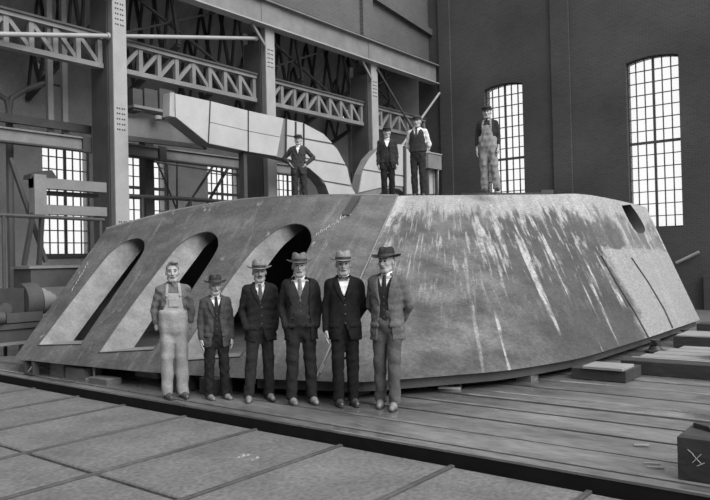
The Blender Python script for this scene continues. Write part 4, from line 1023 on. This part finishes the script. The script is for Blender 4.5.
    for i, s_ in enumerate(sd):
        fx, fy, ft = feet[i]; c = np.array((fx*s_, fy+.02, 0)); fa = ft*s_; dr = np.array((math.sin(fa), -math.cos(fa), 0))
        F = Fld.box(c-np.array((.20, .24, .01)), c+np.array((.20, .14, .17)), .0075)
        F.cap(c+(0, .03, .12), c+(0, .025, .05), .042, .040, .02).cap(c-dr*.045+(0, 0, .034), c+dr*.08+(0, 0, .036), .036, .042, .02).cap(c+dr*.08+(0, 0, .034), c+dr*.165+(0, 0, .026), .042, .030, .02)
        F.f = np.maximum(F.f, .012-F.Z); so_ = link('shoe', np_mesh('shoe', [F.mesh()]), sh, t, True)
        F = Fld.box(c-np.array((.20, .24, .012)), c+np.array((.20, .14, .04)), .0075)
        F.cap(c-dr*.045+(0, 0, .015), c+dr*.08+(0, 0, .015), .039, .045, .02).cap(c+dr*.08+(0, 0, .015), c+dr*.165+(0, 0, .015), .045, .033, .02)
        F.f = np.maximum(np.maximum(F.f, .001-F.Z), F.Z-.014); link('sole', np_mesh('sole', [F.mesh()]), SOLE, so_)
    # ---------------- shirt, waistcoat, coat
    cm = cloth('coat_%d' % round(coat*1000), coat); sm2 = cloth('shirt_%d' % round(shirt*1000), shirt); vm = cloth('waistcoat_%d' % round((vest or .04)*1000), vest or .04)
    def sleeves(F, r, cuff=.0, k=.03):
        for s9, a in zip((-1, 1), A): F.cap((.055*s9, .022, 1.415), (.145*s9, .014, 1.378), .045*r, .048*r, .03).cap(a[0], a[1], .063*r, .056*r, k).cap(a[1], a[2]+(a[2]-a[1])*cuff, .056*r, .045*r, .015)
    def front(F): return F.Y+.01
    if kind == 'suit' and coat is not None:
        # shirt front and collar
        F = Fld.box((-.12, -.17, 1.0), (.12, .14, 1.53), .0085 if h < .011 else .012)
        F.f = np.maximum(F.stackd(COATLV, 2.3, -.020), np.abs(F.X)-.10); F.f = np.maximum(F.f, F.Y-.02)
        nk = np.sqrt((F.X/.066)**2+((F.Y-.012)/.068)**2)-1
        F.f = np.minimum(F.f, np.maximum(np.maximum(nk*.066, np.abs(F.Z-1.448+.22*np.minimum(F.Y, .03)*-1)-.020), -9+0*F.X)); link('shirt', np_mesh('shirt', [F.mesh()]), sm2, t, True)
        if tie == 'tie':
            m_ = MB(); zz = [1.435, 1.415, 1.385, 1.30, 1.18]; ww = [.018, .016, .020, .030, .034]
            cl = np.array(COATLV)
            yf = [np.interp(q, cl[:, 0], cl[:, 3])-np.interp(q, cl[:, 0], cl[:, 2])+.020 for q in zz]; yf[0] = min(yf[0], -.062); yf[1] = min(yf[1], -.072); yf[2] = min(yf[2], -.082)
            v = []; f_ = []
            for q, w_, y in zip(zz, ww, yf): v += [(-w_, y-.004, q), (0, y-.013, q), (w_, y-.004, q), (w_, y+.012, q), (-w_, y+.012, q)]
            for r_ in range(4): f_ += [(r_*5+c_, r_*5+(c_+1) % 5, r_*5+5+(c_+1) % 5, r_*5+5+c_) for c_ in range(5)]
            m_.add(v, f_+[(0, 1, 2, 3, 4), (24, 23, 22, 21, 20)]); m_.build('necktie', cloth('tie_%d' % round(tie_g*1000), tie_g), t)
        elif tie == 'bow':
            m_ = MB()
            for s_ in sd: m_.add([(0, -.075, 1.430), (.055*s_, -.070, 1.450), (.058*s_, -.064, 1.412), (0, -.088, 1.427), (.052*s_, -.090, 1.444), (.055*s_, -.086, 1.418)], [(0, 1, 2), (3, 5, 4), (0, 3, 4, 1), (1, 4, 5, 2), (2, 5, 3, 0)])
            m_.lathe((0, -.082, 1.420), (0, 0, 1), [(0, .006), (.004, .011), (.014, .011), (.018, .006)], 10); m_.build('bow_tie', cloth('tie_%d' % round(tie_g*1000), tie_g), t)
        if vest is not None:
            F = Fld.box((-.20, -.17, .90), (.20, .15, 1.46), h)
            F.f = F.stackd(COATLV, 2.3, -.012, .93, 1.44); vw = np.clip((F.Z-1.22)*.36, 0, .075)-.0
            notch = np.maximum(np.maximum(np.abs(F.X)-(vw+.0), 1.225-F.Z), F.Y+.0)
            bot = .955+.03*np.abs(F.X)/.15-.02*(np.abs(F.X) < .03)
            F.f = np.maximum(np.maximum(F.f, -notch), bot-F.Z); F.folds(.0018, seed+9)
            vo = link('waistcoat', np_mesh('waistcoat', [F.mesh()]), vm, t, True)
            cl = np.array(COATLV)
            for q in (1.20, 1.13, 1.06, .99):
                y = np.interp(q, cl[:, 0], cl[:, 3])-np.interp(q, cl[:, 0], cl[:, 2])+.012
                MB().lathe((0, y+.003, q), (0, -1, 0), [(0, .009), (.006, .009), (.008, .005)], 8).build('button', STEELD, vo)
        # coat
        hem = .735
        F = Fld.box((-.47, -.22, hem-.03), (.47, .27, 1.50), h)
        body_ = F.stackd(COATLV, 2.3, 0, hem, 9); F.f = np.minimum(F.f, body_); sleeves(F, 1.)
        if open_ > 0: hw_ = np.where(F.Z > vz, open_+(F.Z-vz)*.16, open_+(vz-F.Z)*.13)
        else: hw_ = np.where(F.Z > vz, (F.Z-vz)*.27, np.clip((.93-F.Z)*.35, -.01, .09)-.0)
        hw_ = np.minimum(hw_, .085 if open_ == 0 else .12)
        notch = np.maximum(np.abs(F.X-.0)-hw_, F.Y-(.0 if True else 0))
        ncut = np.sqrt((F.X/.075)**2+((F.Y-.012)/.075)**2)-1
        F.f = np.maximum(F.f, -notch); F.f = np.maximum(F.f, -np.maximum(ncut*.075, 1.405-F.Z))
        F.folds(.0042, seed+5)
        # lapels and collar roll
        lw = np.clip((F.Z-vz+.02)*.42, 0, .062)*(F.Z < 1.415)
        lap = np.maximum(np.maximum(body_-.012, np.abs(np.abs(F.X)-hw_-lw/2)-lw/2), np.maximum(F.Y+.02, vz-F.Z))
        F.f = np.minimum(F.f, np.maximum(lap, -notch))
        col_ = np.maximum(np.abs(np.sqrt((F.X/.082)**2+((F.Y-.018)/.082)**2)-1)*.082-.010, np.abs(F.Z-1.432)-.024); col_ = np.maximum(col_, -(F.Y+.035))
        F.f = smin(F.f, col_, .01)
        # side pockets (flaps)
        for s_ in sd:
            fl2 = np.maximum(np.maximum(body_-.009, np.abs(F.X-.125*s_)-.06), np.maximum(np.abs(F.Z-.90)-.022, F.Y)); F.f = np.minimum(F.f, fl2)
        jo = link('jacket', np_mesh('jacket', [F.mesh()]), cm, t, True)
        if open_ == 0:
            cl = np.array(COATLV)
            for q in (vz-.02, vz-.12, vz-.22):
                y = np.interp(q, cl[:, 0], cl[:, 3])-np.interp(q, cl[:, 0], cl[:, 2])
                MB().lathe((.008, y+.003, q), (0, -1, 0), [(0, .011), (.008, .011), (.010, .006)], 8).build('button', STEELD, jo)
        for i, s_ in enumerate(sd):
            if hands[i]:
                a = A[i]; d = (a[2]-a[1])/np.linalg.norm(a[2]-a[1]); MB().tube([a[2]-d*.01, a[2]+d*.016], .036, 12, True).build('shirt_cuff', sm2, t)
    else:
        # work shirt (also under overalls), sleeves to the wrist
        F = Fld.box((-.47, -.22, .93), (.47, .27, 1.50), h)
        F.stack(COATLV, 2.3, .0, -.010, 1.07 if kind == 'overalls' else .95, 9); sleeves(F, .93 if kind == 'overalls' else 1.0, -.02)
        ncut = np.sqrt((F.X/.062)**2+((F.Y-.02)/.064)**2)-1; F.f = np.maximum(F.f, -np.maximum(ncut*.062, 1.42-F.Z)); F.folds(.0042, seed+5)
        col_ = np.maximum(np.abs(np.sqrt((F.X/.078)**2+((F.Y-.012)/.08)**2)-1)*.08-.010, np.abs(F.Z-1.435-.25*(F.Y*.3))-.024); col_ = np.maximum(col_, -np.maximum(np.maximum(.022-np.abs(F.X), F.Y), -9+0*F.Z)) if True else col_
        F.f = smin(F.f, col_, .006)
        link('shirt', np_mesh('shirt', [F.mesh()]), sm2, t, True)
        if kind == 'overalls':
            F = Fld.box((-.16, -.17, 1.05), (.16, .17, 1.50), .009)
            d = F.stackd(COATLV, 2.3, -.004); xc = .088-.10*np.clip(F.Z-1.30, 0, .2)+np.where(F.Y > .03, -.12*np.clip(1.40-F.Z, 0, .5), 0)
            F.f = np.maximum(np.maximum(d-.008, -(d+.012)), np.maximum(np.abs(np.abs(F.X)-xc)-.020, np.where(F.Y < .03, 1.275-F.Z, 1.08-F.Z)))
            F.f = np.maximum(F.f, F.Z-1.44); link('strap', np_mesh('strap', [F.mesh()]), om, tr_, True)
            y = -.13
            for s_ in sd: MB().lathe((.085*s_, -.122, 1.288), (0, -1, 0), [(0, .013), (.010, .013), (.013, .007)], 10).build('buckle', STEELL, tr_)
            F = Fld.box((-.09, -.17, 1.12), (.09, 0, 1.28), .009); d = F.stackd(COATLV, 2.3, .004); F.f = np.maximum(np.maximum(d-.006, np.abs(F.X)-.065), np.maximum(np.abs(F.Z-1.2)-.055, F.Y)); link('bib_pocket', np_mesh('bib_pocket', [F.mesh()]), om, tr_, True)
        elif kind == 'vest':
            F = Fld.box((-.24, -.18, .88), (.24, .18, 1.47), h); F.f = F.stackd(COATLV, 2.3, .002, .91, 1.45)
            for s_ in sd: F.ell((.215*s_, .0, 1.30), (.055, .16, .13), cut=True)
            vw = np.clip((F.Z-1.22)*.38, 0, .085); F.f = np.maximum(F.f, -np.maximum(np.maximum(np.abs(F.X)-vw, 1.225-F.Z), F.Y)); F.f = np.maximum(F.f, .93+.1*np.abs(F.X)-F.Z); F.folds(.002, seed+9)
            link('waistcoat', np_mesh('waistcoat', [F.mesh()]), vm, t, True)
            m_ = MB(); m_.add([(-.018, -.078, 1.452), (.018, -.078, 1.452), (.028, -.128, 1.24), (-.028, -.128, 1.24), (-.018, -.065, 1.452), (.018, -.065, 1.452), (.028, -.10, 1.24), (-.028, -.10, 1.24)], [(0, 1, 2, 3), (7, 6, 5, 4), (0, 4, 5, 1), (1, 5, 6, 2), (2, 6, 7, 3), (3, 7, 4, 0)]); m_.build('necktie', cloth('tie_%d' % round(tie_g*1000), tie_g), t)
    # ---------------- hat
    if hat:
        hm_ = cloth('hat_%d' % round(hat_g*1000), hat_g); n = 28; c0 = H(0, .012, 1.652)
        def hp(x, y, z_): x, y, z_ = x*HS, y*HS, z_*HS; return (c0[0]+x*ca-y*sa, c0[1]+x*sa+y*ca, c0[2]+z_)
        if hat == 'fedora':
            prof = [(1.0, .0), (1.0, .035), (.95, .066), (.87, .090), (.68, .102), (.35, .092), (0.05, .078)]
            v = []; f_ = []
            for r_, z_ in prof:
                for k in range(n):
                    a = 2*math.pi*k/n; x, y = .086*r_*math.cos(a), .106*r_*math.sin(a)
                    zz = z_ - (.012*(y < -.03)*(r_ > .5)*(z_ > .05)*min(1, (-y-.03)/.05)) - .018*math.exp(-(x/.022)**2)*(z_ > .085); xx = x*(1-.16*(z_ > .06)*max(0, -y)/.1)
                    v.append(hp(xx, y, zz))
            for i in range(len(prof)-1): f_ += [(i*n+k, i*n+(k+1) % n, (i+1)*n+(k+1) % n, (i+1)*n+k) for k in range(n)]
            f_.append(tuple((len(prof)-1)*n+k for k in range(n)))
            ho = MB().add(v, f_).build('hat', hm_, t, True)
            v = []; f_ = []
            for lay in (0, 1):
                for r_, cz in ((.96, 0), (1.35, .25), (1.74, 1.)):
                    for k in range(n):
                        a = 2*math.pi*k/n; x, y = math.cos(a), math.sin(a); zz = cz*(.024*x*x-.012*y*y*(y < 0)+.004)
                        v.append(hp(.086*r_*x, .102*r_*y, zz-.004+lay*.006))
            for lay in (0, 1):
                for i in range(2): f_ += [(lay*3*n+i*n+k, lay*3*n+i*n+(k+1) % n, lay*3*n+(i+1)*n+(k+1) % n, lay*3*n+(i+1)*n+k) for k in range(n)]
            f_ += [(2*n+k, 2*n+(k+1) % n, 5*n+(k+1) % n, 5*n+k) for k in range(n)]
            MB().add(v, f_).build('brim', hm_, ho, True)
            v = [hp(.0885*math.cos(2*math.pi*k/n), .1085*math.sin(2*math.pi*k/n), z_) for z_ in (.004, .032) for k in range(n)]
            MB().add(v, [(k, (k+1) % n, (k+1) % n+n, k+n) for k in range(n)]).build('hat_band', BLACK if hat_g > .08 else cloth('hat_band_grey', .08), ho, True)
        else:
            prof = [(.98, -.005), (1.06, .02), (1.08, .04), (.95, .062), (.6, .075), (.05, .08)]; v = []; f_ = []
            for r_, z_ in prof:
                for k in range(n):
                    a = 2*math.pi*k/n; x, y = .088*r_*math.cos(a), .108*r_*math.sin(a); v.append(hp(x, y-.008*(z_ > .03), z_-.10*max(0, -y-.02)*(z_ > .03)))
            for i in range(len(prof)-1): f_ += [(i*n+k, i*n+(k+1) % n, (i+1)*n+(k+1) % n, (i+1)*n+k) for k in range(n)]
            f_.append(tuple((len(prof)-1)*n+k for k in range(n))); f_.append(tuple(range(n))[::-1])
            ho = MB().add(v, f_).build('cap', hm_, t, True)
            v = []; f_ = []
            for z_ in (0, .008):
                for k in range(13):
                    a = math.pi+math.pi*k/12; x, y = math.cos(a), math.sin(a); v.append(hp(.080*x, .095*y, z_-.002)); v.append(hp(.080*x, .100*y-.048*max(0, -y)**.8, z_-.018*max(0, -y)))
            for k in range(12): f_ += [(2*k, 2*k+2, 2*k+3, 2*k+1), (26+2*k+1, 26+2*k+3, 26+2*k+2, 26+2*k), (2*k+1, 2*k+3, 26+2*k+3, 26+2*k+1)]
            MB().add(v, f_).build('visor', hm_, ho, True)
    return t

GF = 'men posed on the deck before the casing'; GT = 'men standing on top of the casing'
person('bareheaded man in pale bib overalls and dark shirt, hands at his back pockets', 175, 399.5, scale=.986, turn=.05, arms=('side_pocket', 'side_pocket'), hands=(False, False), kind='overalls', overall=.27, shirt=.12,
       feet=((.095, .0, -.25), (.105, -.02, .25)), hair='brown', shoes=LEATHER, seed=11, group=GF, head_yaw=-.05)
person('short moustached man in dark hat and grey jacket over dark waistcoat', 217.5, 400.5, scale=.872, turn=.12, arms=('hang', 'hang'), coat=.060, vest=.022, trouser=.018, open_=.035, vz=1.15, hat='fedora', hat_g=.035, moustache='grey', hair='grey',
       feet=((.12, .02, -.3), (.12, -.03, .3)), shoes=LEATHERD, seed=22, group=GF, tie_g=.03)
person('man in pale hat and dark suit with grey tie, hands in pockets', 262, 401.3, scale=.972, turn=.08, arms=('pocket', 'pocket'), hands=(False, False), coat=.020, vest=.03, trouser=.026, open_=0, vz=1.17, hat='fedora', hat_g=.19, moustache='dark', tie_g=.10,
       feet=((.17, -.06, .1), (.10, .02, .2)), shoes=LEATHERD, seed=33, group=GF)
person('man in grey hat with jacket open over buttoned waistcoat, hands in trouser pockets', 302.5, 404.8, scale=1.012, turn=.0, arms=('pocket', 'pocket'), hands=(False, False), coat=.021, vest=.034, trouser=.022, open_=.098, vz=1.15, hat='fedora', hat_g=.13, tie_g=.16,
       feet=((.13, -.02, -.3), (.12, .0, .3)), shoes=LEATHERD, seed=44, group=GF)
person('man in pale hat and bow tie wearing a buttoned dark suit', 346.5, 406.5, scale=1.018, turn=.02, arms=('hang', 'back'), hands=(True, False), coat=.014, vest=.014, trouser=.014, open_=0, vz=1.15, hat='fedora', hat_g=.22, tie='bow', tie_g=.03,
       feet=((.09, .0, -.2), (.085, .0, .25)), shoes=LEATHER, seed=55, group=GF)
person('man in dark hat and grey tweed jacket with hands behind his back', 389.5, 409, scale=1.032, turn=-.32, arms=('back', 'back'), hands=(False, False), coat=.105, vest=.025, trouser=.085, open_=.045, vz=1.14, hat='fedora', hat_g=.030, tie_g=.03, head_yaw=-.12,
       feet=((.12, .03, -.2), (.08, -.07, .1)), shoes=LEATHERD, seed=66, group=GF)
person('man on the casing in dark work jacket with hands on hips', 299.5, 206, depth=16.9, z=ZT+.03, scale=.99, h=.013, turn=-.1, arms=('hips', 'hips'), coat=.042, vest=.05, trouser=.032, open_=0, vz=1.22, hat='cap', hat_g=.04, tie=None,
       feet=((.11, 0, -.2), (.17, 0, .2)), seed=77, group=GT)
person('man on the casing in dark cap and open jacket, arms hanging', 388.5, 206, depth=16.4, z=ZT+.03, scale=1.015, h=.013, turn=0., arms=('hang', 'hang'), coat=.034, vest=.03, trouser=.022, open_=.04, vz=1.2, hat='cap', hat_g=.035, tie=None,
       feet=((.09, 0, -.2), (.10, 0, .2)), seed=88, group=GT, hair='brown')
person('man on the casing in waistcoat and white shirtsleeves, hands clasped behind', 419, 204, depth=15.4, z=ZT+.03, scale=1.04, h=.013, turn=-.25, arms=('back', 'back'), hands=(False, False), kind='vest', vest=.035, shirt=.62, trouser=.028, hat='cap', hat_g=.05, tie_g=.05,
       feet=((.09, 0, -.2), (.10, 0, .2)), seed=99, group=GT)
person('man on the casing in pale bib overalls, dark shirt and cap', 489, 194.5, depth=14.5, z=ZT+.03, scale=1.03, h=.012, turn=-.15, arms=('hang', 'hang'), kind='overalls', overall=.21, shirt=.03, hat='cap', hat_g=.035,
       feet=((.09, 0, -.2), (.17, -.03, .35)), seed=111, group=GT)
